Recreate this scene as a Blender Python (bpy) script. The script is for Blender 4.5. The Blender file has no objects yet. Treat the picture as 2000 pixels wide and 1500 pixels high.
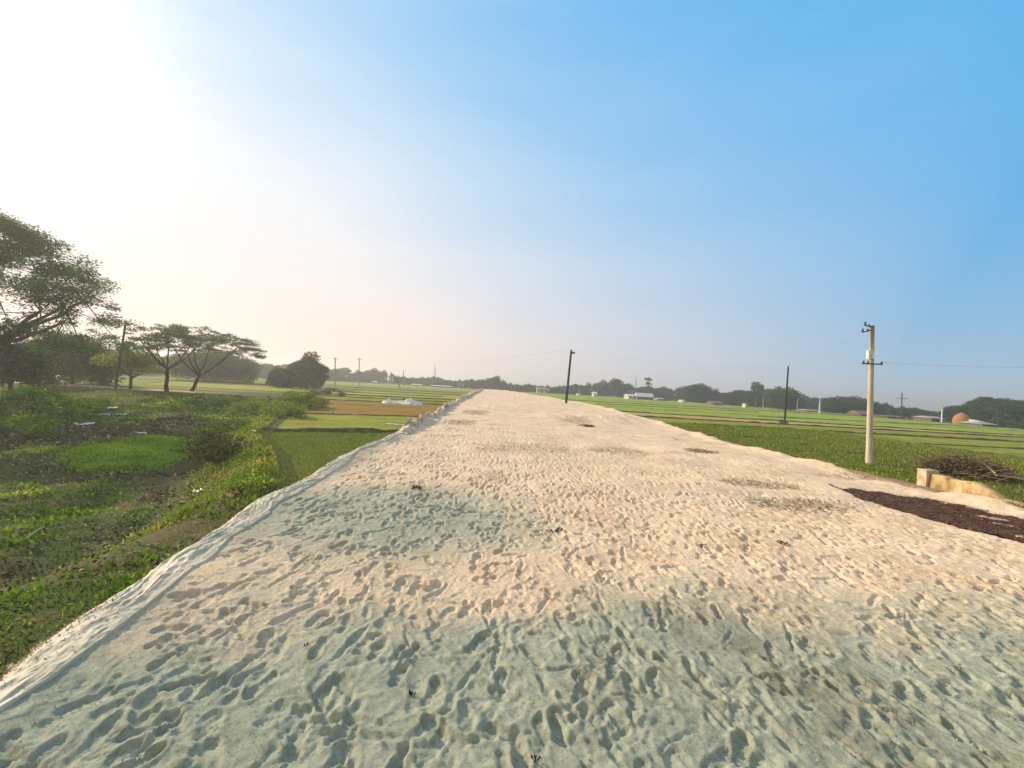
import bpy, math, random
import numpy as np
from math import radians as R
C = bpy.context.scene
col = C.collection
rng = np.random.default_rng(7); random.seed(7)

# ------------------------------------------------------------------ camera
EYE = 1.65; FPX = 840.0; ROLL = R(3.2)
cam_d = bpy.data.cameras.new('camera'); cam = bpy.data.objects.new('camera', cam_d); col.objects.link(cam)
cam_d.sensor_width = 36; cam_d.lens = 36*FPX/2000; cam_d.clip_end = 9000; cam_d.clip_start = 0.05
cam.rotation_mode = 'XYZ'
from mathutils import Matrix, Vector
cam.matrix_world = Matrix.Translation((0, 0, EYE)) @ (Matrix.Rotation(R(90.2), 4, 'X') @ Matrix.Rotation(ROLL, 4, 'Z'))
C.camera = cam

def at(px, py, z):
    """point of height z seen at a photograph pixel"""
    u = (px-1000)/FPX; v = (py-753)/FPX
    X = u*math.cos(ROLL)+v*math.sin(ROLL); D = -u*math.sin(ROLL)+v*math.cos(ROLL)
    y = (EYE-z)/D
    return X*y, y
def atd(px, py, y):
    """point at distance y ahead seen at a photograph pixel"""
    u = (px-1000)/FPX; v = (py-753)/FPX
    X = u*math.cos(ROLL)+v*math.sin(ROLL); D = -u*math.sin(ROLL)+v*math.cos(ROLL)
    return X*y, y, EYE-D*y

# ------------------------------------------------------------------ sky, sun, exposure
SUN_AZ = -60.0; SUN_EL = 24.0
W = bpy.data.worlds.new("World"); C.world = W; W.use_nodes = True
nt = W.node_tree; N = nt.nodes; L = nt.links
bg = N['Background']
sky = N.new('ShaderNodeTexSky'); sky.sky_type = 'NISHITA'; sky.sun_disc = False
sky.sun_elevation = R(SUN_EL); sky.sun_rotation = R(SUN_AZ); sky.air_density = 1.5; sky.dust_density = 2.6; sky.ozone_density = 2.5
az, el = R(SUN_AZ), R(SUN_EL)
sdir = Vector((math.sin(az)*math.cos(el), math.cos(az)*math.cos(el), math.sin(el)))
# hazy evening sky: the sky texture plus moist-air whitening round the sun and along the horizon
tc = N.new('ShaderNodeTexCoord')
def vm(op, a, b):
    q = N.new('ShaderNodeVectorMath'); q.operation = op; L.new(a, q.inputs[0])
    if isinstance(b, tuple): q.inputs[1].default_value = b
    else: L.new(b, q.inputs[1])
    return q
def ma(op, a, b, clamp=False):
    q = N.new('ShaderNodeMath'); q.operation = op; q.use_clamp = clamp
    for i_, v_ in enumerate((a, b)):
        if isinstance(v_, (int, float)): q.inputs[i_].default_value = v_
        else: L.new(v_, q.inputs[i_])
    return q.outputs[0]
def mixc(f, a, b):
    q = N.new('ShaderNodeMix'); q.data_type = 'RGBA'; L.new(f, q.inputs[0])
    for k_, v_ in ((6, a), (7, b)):
        if isinstance(v_, tuple): q.inputs[k_].default_value = (*v_, 1)
        else: L.new(v_, q.inputs[k_])
    return q.outputs[2]
nrm = N.new('ShaderNodeVectorMath'); nrm.operation = 'NORMALIZE'; L.new(tc.outputs['Generated'], nrm.inputs[0])
cs = vm('DOT_PRODUCT', nrm.outputs[0], tuple(sdir)).outputs['Value']
sp = N.new('ShaderNodeSeparateXYZ'); L.new(nrm.outputs[0], sp.inputs[0])
zc = ma('MAXIMUM', sp.outputs[2], 0.0)
hor = ma('POWER', 2.718, ma('MULTIPLY', zc, -5.2))
g0 = ma('MAXIMUM', ma('DIVIDE', ma('ADD', cs, 0.15), 1.15), 0.0)
cl_ = N.new('ShaderNodeTexNoise'); cl_.inputs['Scale'].default_value = 3.0; cl_.inputs['Detail'].default_value = 5
mp_ = N.new('ShaderNodeMapping'); mp_.inputs['Scale'].default_value = (.6, 1, 3); mp_.inputs['Rotation'].default_value = (0, R(35), 0); L.new(nrm.outputs[0], mp_.inputs[0]); L.new(mp_.outputs[0], cl_.inputs['Vector'])
wisp = ma('MULTIPLY', ma('SUBTRACT', cl_.outputs[0], 0.5), 0.34)
base = mixc(hor, (0.040, 0.41, 0.83), (0.47, 0.60, 0.70))
back = ma('MULTIPLY', ma('ADD', sp.outputs[1], -0.25), -1.6, True)      # unseen sky behind and overhead greyed to make fill light less blue
base = mixc(back, base, (0.60, 0.56, 0.50))
g = ma('ADD', ma('MULTIPLY', ma('POWER', g0, 3.1), 0.56), ma('MULTIPLY', ma('POWER', ma('MAXIMUM', cs, 0.0), 34.0), 0.6))
hor2 = ma('POWER', 2.718, ma('MULTIPLY', ma('MULTIPLY', zc, zc), -4.9))
g = ma('ADD', g, ma('MULTIPLY', ma('MULTIPLY', hor2, ma('POWER', g0, 0.72)), 1.1))
g = ma('ADD', g, ma('MULTIPLY', wisp, ma('POWER', g0, 0.6)), True)
glowc = mixc(ma('POWER', 2.718, ma('MULTIPLY', zc, -3.4)), (0.78, 0.93, 1.04), (1.0, 0.75, 0.63))
c1 = mixc(g, base, glowc)
core = ma('MULTIPLY', ma('POWER', ma('MAXIMUM', cs, 0.0), 50.0), 0.8)
cc = N.new('ShaderNodeCombineColor'); L.new(core, cc.inputs[0]); L.new(ma('MULTIPLY', core, 0.93), cc.inputs[1]); L.new(ma('MULTIPLY', core, 0.78), cc.inputs[2])
s1 = vm('SCALE', sky.outputs[0], (0, 0, 0)); s1.inputs['Scale'].default_value = 0.0035
s2 = vm('ADD', c1, cc.outputs[0]); s3 = vm('ADD', s2.outputs[0], s1.outputs[0])
L.new(s3.outputs[0], bg.inputs[0]); bg.inputs[1].default_value = 0.93
sd = bpy.data.lights.new('sun', 'SUN'); sd.energy = 5.0; sd.angle = R(1.2); sd.color = (1, 0.83, 0.60)
sun = bpy.data.objects.new('sun', sd); col.objects.link(sun)
az, el = R(SUN_AZ), R(SUN_EL)
sdir = Vector((math.sin(az)*math.cos(el), math.cos(az)*math.cos(el), math.sin(el)))
sun.rotation_euler = sdir.to_track_quat('Z', 'Y').to_euler()
C.view_settings.view_transform = 'Standard'; C.view_settings.look = 'None'
C.view_settings.exposure = 0.13; C.view_settings.gamma = 1
C.cycles.volume_bounces = 0; C.cycles.max_bounces = 6; C.cycles.transparent_max_bounces = 8
C.cycles.diffuse_bounces = 3

# ------------------------------------------------------------------ helpers
def tag(o, label=None, cat=None, group=None, kind=None):
    if label: o['label'] = label
    if cat: o['category'] = cat
    if group: o['group'] = group
    if kind: o['kind'] = kind
    return o
def empty(name, loc, label=None, cat=None, group=None, rz=0):
    o = bpy.data.objects.new(name, None); col.objects.link(o); o.location = loc; o.rotation_euler.z = rz
    o.empty_display_size = 0.2
    return tag(o, label, cat, group)
def link_mesh(name, me, parent=None, loc=None):
    o = bpy.data.objects.new(name, me); col.objects.link(o)
    if parent: o.parent = parent
    if loc is not None: o.location = loc
    return o
def np_mesh(name, V, F, mat=None, smooth=False, tone=None):
    V = np.asarray(V, dtype=np.float32); F = np.asarray(F, dtype=np.int32)
    k = F.shape[1]; me = bpy.data.meshes.new(name)
    me.vertices.add(len(V)); me.vertices.foreach_set('co', V.ravel())
    me.loops.add(F.size); me.loops.foreach_set('vertex_index', F.ravel())
    me.polygons.add(len(F)); me.polygons.foreach_set('loop_start', np.arange(len(F), dtype=np.int32)*k)
    try: me.polygons.foreach_set('loop_total', np.full(len(F), k, dtype=np.int32))
    except Exception: pass
    if smooth: me.polygons.foreach_set('use_smooth', np.ones(len(F), dtype=bool))
    if tone is not None:
        a = me.attributes.new('tone', 'FLOAT', 'FACE'); a.data.foreach_set('value', np.asarray(tone, dtype=np.float32))
    me.update(calc_edges=True)
    if mat: me.materials.append(mat)
    return me
def hash2(ix, iy, seed):
    n = (ix.astype(np.int64)*374761393 + iy.astype(np.int64)*668265263 + seed*1442695041) & 0xffffffff
    n = ((n ^ (n >> 13))*1274126177) & 0xffffffff
    n = n ^ (n >> 16)
    return (n & 0xffffff)/float(0xffffff)
def vnoise(x, y, seed=0):
    ix = np.floor(x); iy = np.floor(y); fx = x-ix; fy = y-iy
    fx = fx*fx*fx*(fx*(fx*6-15)+10); fy = fy*fy*fy*(fy*(fy*6-15)+10)
    a = hash2(ix, iy, seed); b = hash2(ix+1, iy, seed); c = hash2(ix, iy+1, seed); d = hash2(ix+1, iy+1, seed)
    return (a+(b-a)*fx)*(1-fy)+(c+(d-c)*fx)*fy
def fbm(x, y, seed=0, o=4):
    s = 0; a = 1; t = 0
    for i in range(o):
        s = s+a*(vnoise(x, y, seed+i*17)-0.5); t += a; a *= 0.5; x = x*2.03+5.1; y = y*2.03+1.7
    return s/t*2
def sstep(a, b, x):
    t = np.clip((x-a)/(b-a), 0, 1); return t*t*(3-2*t)
def grid_faces(nr, nc):
    i = np.arange(nr-1)[:, None]*nc+np.arange(nc-1)[None, :]
    return np.stack([i, i+1, i+nc+1, i+nc], -1).reshape(-1, 4)

class MB:
    def __init__(s): s.v = []; s.f = []
    def add(s, V, F):
        b = len(s.v); s.v += [tuple(p) for p in V]; s.f += [tuple(b+i for i in f) for f in F]
    def box(s, c, d, rz=0, taper=1.0):
        x, y, z = c; a, b, h = d[0]/2, d[1]/2, d[2]/2; co, si = math.cos(rz), math.sin(rz); P = []
        for k, t in ((-h, 1), (h, taper)):
            for sx, sy in ((-1, -1), (1, -1), (1, 1), (-1, 1)):
                px, py = sx*a*t, sy*b*t; P.append((x+px*co-py*si, y+px*si+py*co, z+k))
        s.add(P, [(3, 2, 1, 0), (4, 5, 6, 7), (0, 1, 5, 4), (1, 2, 6, 5), (2, 3, 7, 6), (3, 0, 4, 7)])
    def tube(s, pts, rad, n=8, cap=True):
        pts = [Vector(p) for p in pts]; rad = rad if hasattr(rad, '__len__') else [rad]*len(pts)
        P = []; F = []; up = Vector((0.13, 0.21, 0.97))
        for i, p in enumerate(pts):
            d = (pts[min(i+1, len(pts)-1)]-pts[max(i-1, 0)]).normalized()
            a = d.cross(up)
            if a.length < 0.15: a = d.cross(Vector((1, 0, 0)))
            a.normalize(); b = d.cross(a)
            for k in range(n):
                t = 2*math.pi*k/n; P.append(p+(a*math.cos(t)+b*math.sin(t))*rad[i])
        for i in range(len(pts)-1):
            for k in range(n):
                F.append((i*n+k, i*n+(k+1) % n, (i+1)*n+(k+1) % n, (i+1)*n+k))
        if cap: F += [tuple(range(n)), tuple(range((len(pts)-1)*n, len(pts)*n))[::-1]]
        s.add(P, F)
    def build(s, name, mat, parent=None, smooth=False, loc=None):
        me = bpy.data.meshes.new(name); me.from_pydata([tuple(p) for p in s.v], [], s.f); me.update()
        if mat: me.materials.append(mat)
        if smooth: me.polygons.foreach_set('use_smooth', [True]*len(me.polygons))
        return link_mesh(name, me, parent, loc)

# ------------------------------------------------------------------ materials
def newmat(name):
    m = bpy.data.materials.new(name); m.use_nodes = True; t = m.node_tree
    return m, t, t.nodes, t.links, t.nodes['Principled BSDF']
def ramp(nodes, stops, interp='LINEAR'):
    r = nodes.new('ShaderNodeValToRGB'); cr = r.color_ramp; cr.interpolation = interp
    while len(cr.elements) < len(stops): cr.elements.new(0.5)
    for e, (p, c) in zip(cr.elements, stops): e.position = p; e.color = (*c, 1)
    return r
def noise_mat(name, stops, scale, detail=5, rough=0.9, bump=0.0, bscale=None, stretch=(1, 1, 1), bdist=0.02, spec=0.2, coords='Object'):
    m, t, n, l, b = newmat(name)
    tc = n.new('ShaderNodeTexCoord'); mp = n.new('ShaderNodeMapping'); mp.inputs['Scale'].default_value = stretch
    l.new(tc.outputs[coords], mp.inputs[0])
    no = n.new('ShaderNodeTexNoise'); no.inputs['Scale'].default_value = scale; no.inputs['Detail'].default_value = detail; no.inputs['Roughness'].default_value = 0.62
    l.new(mp.outputs[0], no.inputs['Vector'])
    r = ramp(n, stops); l.new(no.outputs[0], r.inputs[0]); l.new(r.outputs[0], b.inputs['Base Color'])
    b.inputs['Roughness'].default_value = rough; b.inputs['Specular IOR Level'].default_value = spec
    if bump:
        n2 = n.new('ShaderNodeTexNoise'); n2.inputs['Scale'].default_value = bscale or scale*4; n2.inputs['Detail'].default_value = 6
        l.new(mp.outputs[0], n2.inputs['Vector'])
        bp = n.new('ShaderNodeBump'); bp.inputs['Strength'].default_value = bump; bp.inputs['Distance'].default_value = bdist
        l.new(n2.outputs[0], bp.inputs['Height']); l.new(bp.outputs[0], b.inputs['Normal'])
    return m
def leaf_mat(name, stops, trans=0.35, rough=0.6):
    m = bpy.data.materials.new(name); m.use_nodes = True; t = m.node_tree; n = t.nodes; l = t.links; n.clear()
    at_ = n.new('ShaderNodeAttribute'); at_.attribute_name = 'tone'
    oi = n.new('ShaderNodeObjectInfo'); ad = n.new('ShaderNodeMath'); ad.operation = 'MULTIPLY_ADD'
    l.new(oi.outputs['Random'], ad.inputs[0]); ad.inputs[1].default_value = 0.25; l.new(at_.outputs['Fac'], ad.inputs[2])
    r = ramp(n, stops); l.new(ad.outputs[0], r.inputs[0])
    d = n.new('ShaderNodeBsdfDiffuse'); tr = n.new('ShaderNodeBsdfTranslucent'); mx = n.new('ShaderNodeMixShader'); o = n.new('ShaderNodeOutputMaterial')
    l.new(r.outputs[0], d.inputs[0]); l.new(r.outputs[0], tr.inputs[0]); mx.inputs[0].default_value = trans
    l.new(d.outputs[0], mx.inputs[1]); l.new(tr.outputs[0], mx.inputs[2]); l.new(mx.outputs[0], o.inputs[0])
    return m
def flat(name, c, rough=0.8, spec=0.3, var=0.15, scale=3):
    lo = tuple(x*(1-var) for x in c); hi = tuple(min(1, x*(1+var)) for x in c)
    return noise_mat(name, [(0.3, lo), (0.7, hi)], scale, rough=rough, spec=spec)

# ------------------------------------------------------------------ the lie of the land
YL = [-30, 0, 2.2, 3.7, 5.3, 9, 11.5, 18, 32, 60, 90, 130, 220]
XL = [-2.4, -2.4, -2.45, -2.7, -3.05, -3.3, -3.3, -3.6, -4.4, -5.7, -6.9, -9, -13.5]
YR = [-30, 7.5, 17, 30, 45, 58, 80, 100, 130, 220]
XR = [9.0, 9.0, 8.5, 9.0, 8.8, 7.8, 5.2, 2.6, -1.2, -7]
def roadL(y): return np.interp(y, YL, XL)
def roadR(y): return np.interp(y, YR, XR)
def road_drop(y): return -1.45*sstep(135, 215, y)
DB_Y = [-30, 0, 9, 12, 16.5, 21, 36, 54, 80]; DB_X = [-6, -6, -6.1, -6.6, -9.3, -12.6, -19, -26, -40]
def terrain(x, y):
    ditch = sstep(0, 3.6, np.interp(y, DB_Y, DB_X)-x)*(1-sstep(41, 51, y+fbm(x*.1, y*.1, 5, 2)*3))
    rough = ditch*(fbm(x*0.55, y*0.55, 3, 4)*0.28+fbm(x*2.2, y*2.2, 9, 3)*0.08)
    bank = np.exp(-((x-np.interp(y, DB_Y, DB_X)+0.5)/0.9)**2)*(1-sstep(50, 56, y))*sstep(9, 13, y)*0.18
    base = -1.5-1.25*ditch+rough+bank
    rx = sstep(13, 15, x)*(1-sstep(28, 34, x))*(1-sstep(38, 44, y))
    base = base+rx*fbm(x*0.6, y*0.6, 21, 3)*0.07
    dl = roadL(y)-x; dr = x-roadR(y)
    top = road_drop(y)-0.07
    nsl = fbm(x*1.3, y*1.3, 31, 3)*0.10
    zl = top-np.maximum(dl, 0)*0.72+nsl*np.clip(dl, 0, 1)
    near = np.interp(dr, [0, 2.2, 3.2, 7], [0, -0.33, -0.5, -1.6]); far = np.interp(dr, [0, 0.5, 2.6], [0, -.12, -1.6])
    w = sstep(13.5, 17, y)
    zr = top+(near*(1-w)+far*w)+nsl*0.6*np.clip(dr, 0, 1)
    slope = np.where(dl > 0, zl, np.where(dr > 0, zr, top-0.12))
    return np.maximum(base, slope)
def tz(x, y): return float(terrain(np.array([float(x)]), np.array([float(y)]))[0])

def axis(segs):
    out = [segs[0][0]]
    for a, b, d0, g in segs:
        x = a; d = d0
        while x < b-1e-6:
            x = min(b, x+d); out.append(x); d *= g
    return np.array(sorted(set(np.round(out, 4))))
xs_r = axis([(0, 14, .12, 1), (14, 40, .2, 1.01), (40, 4000, .6, 1.12)])
xs_l = axis([(0, 8, .1, 1), (8, 40, .14, 1.006), (40, 4000, .6, 1.12)])
xs = np.concatenate([-xs_l[::-1], xs_r[1:]])
ys = axis([(-25, 0, 1, 1), (0, 12, .1, 1), (12, 60, .12, 1.008), (60, 6000, .8, 1.09)])
GX, GY = np.meshgrid(xs, ys)
GZ = terrain(GX, GY)

# ground shader: weeds, dirt, orange soil by the sand
m, t, n, l, b = newmat('ground_soil')
geo = n.new('ShaderNodeNewGeometry')
def nz(scale, detail=6, rough=0.6):
    q = n.new('ShaderNodeTexNoise'); q.inputs['Scale'].default_value = scale; q.inputs['Detail'].default_value = detail; q.inputs['Roughness'].default_value = rough
    l.new(geo.outputs['Position'], q.inputs['Vector']); return q
n1 = nz(0.35); n2 = nz(3.0); n3 = nz(14)
r1 = ramp(n, [(0.35, (0.05, 0.085, 0.02)), (0.5, (0.09, 0.10, 0.03)), (0.62, (0.13, 0.085, 0.05)), (0.75, (0.06, 0.09, 0.02))])
mxn = n.new('ShaderNodeMath'); mxn.operation = 'MULTIPLY_ADD'; l.new(n2.outputs[0], mxn.inputs[0]); mxn.inputs[1].default_value = 0.5
sb = n.new('ShaderNodeMath'); sb.operation = 'MULTIPLY_ADD'; l.new(n1.outputs[0], sb.inputs[0]); sb.inputs[1].default_value = 0.75; sb.inputs[2].default_value = -0.12
l.new(sb.outputs[0], mxn.inputs[2]); l.new(mxn.outputs[0], r1.inputs[0])
aw = n.new('ShaderNodeAttribute'); aw.attribute_name = 'soil'
r2 = ramp(n, [(0.3, (0.34, 0.17, 0.075)), (0.55, (0.48, 0.32, 0.18)), (0.75, (0.42, 0.24, 0.11))]); l.new(n3.outputs[0], r2.inputs[0])
mc = n.new('ShaderNodeMix'); mc.data_type = 'RGBA'; l.new(aw.outputs['Fac'], mc.inputs[0]); l.new(r1.outputs[0], mc.inputs[6]); l.new(r2.outputs[0], mc.inputs[7])
l.new(mc.outputs[2], b.inputs['Base Color']); b.inputs['Roughness'].default_value = 0.95; b.inputs['Specular IOR Level'].default_value = 0.1
bp = n.new('ShaderNodeBump'); bp.inputs['Strength'].default_value = 0.7; bp.inputs['Distance'].default_value = 0.06; l.new(n3.outputs[0], bp.inputs['Height']); l.new(bp.outputs[0], b.inputs['Normal'])
M_ground = m
me = np_mesh('ground', np.stack([GX, GY, GZ], -1).reshape(-1, 3), grid_faces(len(ys), len(xs)), M_ground, smooth=True)
a = me.attributes.new('soil', 'FLOAT', 'POINT')
dl = roadL(GY)-GX; dr = GX-roadR(GY); nn = fbm(GX*1.5, GY*1.5, 77, 3)*0.35
soil = np.maximum((1-sstep(0.15, 0.6, dl+nn)), 0)*(dl > -1)
soilr = (1-sstep(0.25, 0.9, dr+nn))
soilr = np.maximum(soilr, (1-sstep(1.8, 3.4, dr+nn*2))*(GY < 13)*0.9)
soil = np.where(dr > 0, soilr, np.where(dl > 0, soil, 1))*(GY < 230)
# a bare sandy path on the far side of the ditch, under the trees
pth = np.exp(-((GY-(57+0.10*(GX+40)+nn*4))/2.6)**2)*sstep(-28, -38, GX)*(1-sstep(-75, -85, -GX*-1*-1))*1.0
pth = np.exp(-((GY-(56.5+nn*3))/2.2)**2)*(1-sstep(-41, -35, GX))*sstep(-66, -58, GX)
soil = np.maximum(soil, pth*0.95)
a.data.foreach_set('value', soil.astype(np.float32).ravel())
tag(link_mesh('ground', me), kind='structure')

# ------------------------------------------------------------------ sand road
print('sand')
ylist = list(np.arange(-14, 1.3, 0.25)); y = 1.3
while y < 225: ylist.append(y); y += max(0.0105, 0.0008*y*y if y < 60 else 0.048*y)
RY = np.array(ylist); NC = 1120
S = np.linspace(0, 1, NC)
lo = roadL(RY)-0.35; hi = roadR(RY)+0.35+np.array(fbm(RY*0.9, RY*0, 41, 5))*0.34
lo = lo+np.array(fbm(RY*1.1, RY*0, 43, 3))*0.12
RX = lo[:, None]+(hi-lo)[:, None]*S[None, :]; RYG = np.repeat(RY[:, None], NC, 1)
H = fbm(RX*0.35, RYG*0.3, 1, 3)*0.07+fbm(RX*1.3, RYG*1.1, 2, 3)*0.028
Hb = H.copy()
# scuffed, trodden texture
H += fbm(RX*5, RYG*4.2, 4, 4)*0.006
rd = 1-np.abs(fbm(RX*3.2+fbm(RX, RYG, 8, 2), RYG*1.6, 11, 3)); H += (rd**8)*0.009*(vnoise(RX*0.7, RYG*0.7, 5))
cell = (hi-lo)/(NC-1)
def stamp(cx, cy, ang, Ln, wd, depth, kind=0, seed=0):
    ext = Ln*0.5+0.11
    i0, i1 = np.searchsorted(RY, [cy-ext, cy+ext])
    if i1-i0 < 2: return
    lo_, c_ = lo[(i0+i1)//2], cell[(i0+i1)//2]
    j0 = max(0, int((cx-ext-lo_)/c_)); j1 = min(NC, int((cx+ext-lo_)/c_)+1)
    if j1-j0 < 2: return
    x = RX[i0:i1, j0:j1]-cx; yy = RYG[i0:i1, j0:j1]-cy
    x = x+fbm((x+cx)*9, (yy+cy)*9, seed, 2)*0.022; yy = yy+fbm((x+cx)*9, (yy+cy)*9, seed+3, 2)*0.022
    ca, sa = math.cos(ang), math.sin(ang)
    u = x*sa+yy*ca; v = x*ca-yy*sa
    k = Ln/0.28
    if kind == 0:       # shoe: sole and heel
        d1 = np.sqrt(((u-0.045*k)/(0.095*k))**2+(v/(wd*0.52))**2)
        d2 = np.sqrt(((u+0.085*k)/(0.058*k))**2+((v)/(wd*0.40))**2)
        q = np.minimum(d1, d2); q = np.minimum(q, np.sqrt((u/(0.13*k))**2+(v/(wd*0.34))**2))
        prof = 0.55+0.45*np.clip(np.abs(u/(0.13*k)), 0, 1)
    else:               # blurred hollow or scuff
        q = np.sqrt((u/(Ln*0.5))**2+(v/(wd*0.5))**2); prof = 0.7+0.3*u/(Ln*.5)
    w = 1-sstep((0.86 if seed % 2 else 0.72) if kind == 0 else 0.4, 1.03, q)
    sub = H[i0:i1, j0:j1]; bs = Hb[i0:i1, j0:j1]
    floor = bs*0.45+sub*0.55-depth*prof+(0.0025*np.sin(u*240) if (kind == 0 and seed % 3 == 0) else 0)
    new = sub*(1-w)+floor*w
    # pushed-up rim, stronger at the toe side
    rim = np.exp(-((q-1.28)/0.2)**2)*depth*0.32*(0.6+0.6*np.clip(u/(Ln*.5), -1, 1))
    H[i0:i1, j0:j1] = new+rim*min(1, (cx-float(roadL(cy))-.3)*2)
npr = 0
for i in range(11500):
    y = 1.35+(rng.random()**1.5)*38
    xl, xr = float(roadL(y)), float(roadR(y))
    x = rng.uniform(xl+0.35, xr-0.3)
    if x > 6.2 and y > 4 and rng.random() < 0.72: continue
    if y > 14 and rng.random() < 0.45: continue
    ang = rng.normal(0, 0.38) if rng.random() < 0.8 else rng.uniform(-3, 3)
    if rng.random() < 0.4: ang += math.pi
    fade = (1.0 if x < 6.3 or y < 5 else 0.5)*float(np.interp(y, [0, 5, 10, 16, 30], [1, .85, .6, .4, .3]))
    r = rng.random()
    if r < 0.62: stamp(x, y, ang, rng.uniform(0.15, 0.25), rng.uniform(0.058, 0.088), (rng.uniform(0.009, 0.024) if rng.random() < .72 else rng.uniform(.024, .040))*fade, 0, i)
    elif r < 0.9: stamp(x, y, ang, rng.uniform(0.09, 0.26), rng.uniform(0.04, 0.10), rng.uniform(0.008, 0.022)*fade, 1, i)
    else: stamp(x, y, ang+rng.normal(0, .5), rng.uniform(0.3, 0.55), rng.uniform(0.03, 0.06), rng.uniform(0.012, 0.025), 1, i)
for i in range(4400):
    y = 5.0+(rng.random()**1.25)*20; xl, xr = float(roadL(y)), float(roadR(y)); x = rng.uniform(xl+.5, xr-.5)
    if x > 6.3 and rng.random() < .8: continue
    stamp(x, y, rng.normal(0, .9), rng.uniform(.07, .19)*(1+y*.03), rng.uniform(.04, .08)*(1+y*.03), rng.uniform(.014, .034)*(1 if y < 9 else .6), 1, i)
# fine grain
H += fbm(RX*26, RYG*24, 15, 3)*0.0045*(RYG < 10)
r3_ = 1-np.abs(fbm(RX*11+fbm(RX*3, RYG*3, 18, 2)*2, RYG*6, 19, 3)); H += (r3_**7)*0.007*(RYG < 14)
# lower strip at the right, with its broken ledge
lx = 6.45+fbm(RYG*0.8, RYG*0, 51, 4)*0.35+0.0*RX
ledge = sstep(-0.02, 0.10, RX-lx)*sstep(2.0, 4.0, RYG)*(1-sstep(20, 26, RYG))
H -= ledge*0.10
# berms along both edges
eL = RX-(lo[:, None]+0.35); eR = (hi[:, None]-0.35)-RX
H += (0.025+0.08*sstep(4, 12, RYG))*np.exp(-((eL-0.12)/0.22)**2)*(0.6+0.6*vnoise(RYG*1.2, RX*1.2, 61))
H += 0.10*np.exp(-((eR-0.15)/0.30)**2)*np.clip(.6+1.0*fbm(RYG*1.1, RX*.9, 62, 5), 0, 1.5)
H += .03*fbm(RX*5, RYG*5, 66, 3)*(eR < .8)*(RYG > 4)
H -= 0.75*np.clip(-eL+0.02, 0, 1)+2.2*np.clip(-eL-0.2, 0, 1); H -= 0.55*np.clip(-eR, 0, 1)+1.6*np.clip(-eR-0.2, 0, 1)
# small mounds of tipped sand further on
for (mx_, my_, mr, mh) in ((2.8, 24, 1.2, .16), (5.6, 26, 1.5, .15), (-1.5, 30, 1.3, .13), (1.0, 37, 1.5, .16), (4.0, 46, 2, .2), (0, 55, 2, .18), (7.5, 28, .8, .15), (-3.2, 17, .7, .12)):
    dd = np.sqrt((RX-mx_)**2+((RYG-my_)*0.7)**2)/mr
    H += mh*np.exp(-dd**2)*(1+0.5*fbm(RX*3, RYG*2, 71, 3))
RZ = H+road_drop(RYG)

m, t, n, l, b = newmat('sand'); geo = n.new('ShaderNodeNewGeometry')
at_ = n.new('ShaderNodeAttribute'); at_.attribute_name = 'grey_sand'; st_ = n.new('ShaderNodeAttribute'); st_.attribute_name = 'straw'
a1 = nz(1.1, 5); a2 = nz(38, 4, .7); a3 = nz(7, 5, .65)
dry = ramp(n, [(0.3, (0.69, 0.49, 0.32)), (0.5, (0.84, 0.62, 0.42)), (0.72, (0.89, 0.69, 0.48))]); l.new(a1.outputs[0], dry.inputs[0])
grey_col = ramp(n, [(0.3, (0.26, 0.29, 0.215)), (0.5, (0.36, 0.39, 0.29)), (0.72, (0.46, 0.48, 0.365))]); l.new(a3.outputs[0], grey_col.inputs[0])  # grey-green sand colour, mixed over the cream by a position mask
mc = n.new('ShaderNodeMix'); mc.data_type = 'RGBA'; l.new(at_.outputs['Fac'], mc.inputs[0]); l.new(dry.outputs[0], mc.inputs[6]); l.new(grey_col.outputs[0], mc.inputs[7])
gr = ramp(n, [(0.32, (0.62, 0.61, 0.60)), (0.5, (0.93, 0.93, 0.93)), (0.7, (1, 1, 1))]); l.new(a2.outputs[0], gr.inputs[0])
mm = n.new('ShaderNodeMix'); mm.data_type = 'RGBA'; mm.blend_type = 'MULTIPLY'; mm.inputs[0].default_value = 0.9; l.new(mc.outputs[2], mm.inputs[6]); l.new(gr.outputs[0], mm.inputs[7])
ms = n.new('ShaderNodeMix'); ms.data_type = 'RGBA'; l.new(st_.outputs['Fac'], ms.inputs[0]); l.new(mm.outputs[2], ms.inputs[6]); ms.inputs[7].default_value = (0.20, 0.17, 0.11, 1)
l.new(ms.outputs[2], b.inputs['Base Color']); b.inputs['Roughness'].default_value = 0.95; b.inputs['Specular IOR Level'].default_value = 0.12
bp = n.new('ShaderNodeBump'); bp.inputs['Strength'].default_value = 0.7; bp.inputs['Distance'].default_value = 0.012; a4 = nz(60, 6, .75); l.new(a4.outputs[0], bp.inputs['Height']); l.new(bp.outputs[0], b.inputs['Normal'])
M_sand = m
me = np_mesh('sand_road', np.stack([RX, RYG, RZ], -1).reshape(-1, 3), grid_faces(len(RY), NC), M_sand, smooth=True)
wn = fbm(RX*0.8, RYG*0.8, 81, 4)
grey_sand = 1-sstep(2.3, 4.1, RYG+wn*1.3-0.10*np.clip(RX, 0, 6)+fbm(RX*4, RYG*4, 83, 3)*.35)  # grey-green towards the viewer, with a patch further on at left
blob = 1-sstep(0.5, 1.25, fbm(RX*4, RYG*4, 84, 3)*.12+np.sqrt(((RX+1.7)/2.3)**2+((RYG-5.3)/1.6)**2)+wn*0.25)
grey_sand = np.maximum(grey_sand, blob*0.85)
grey_sand = np.clip(grey_sand, 0, 1)*0.9+0.1*np.clip(wn+.5, 0, 1)
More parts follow.
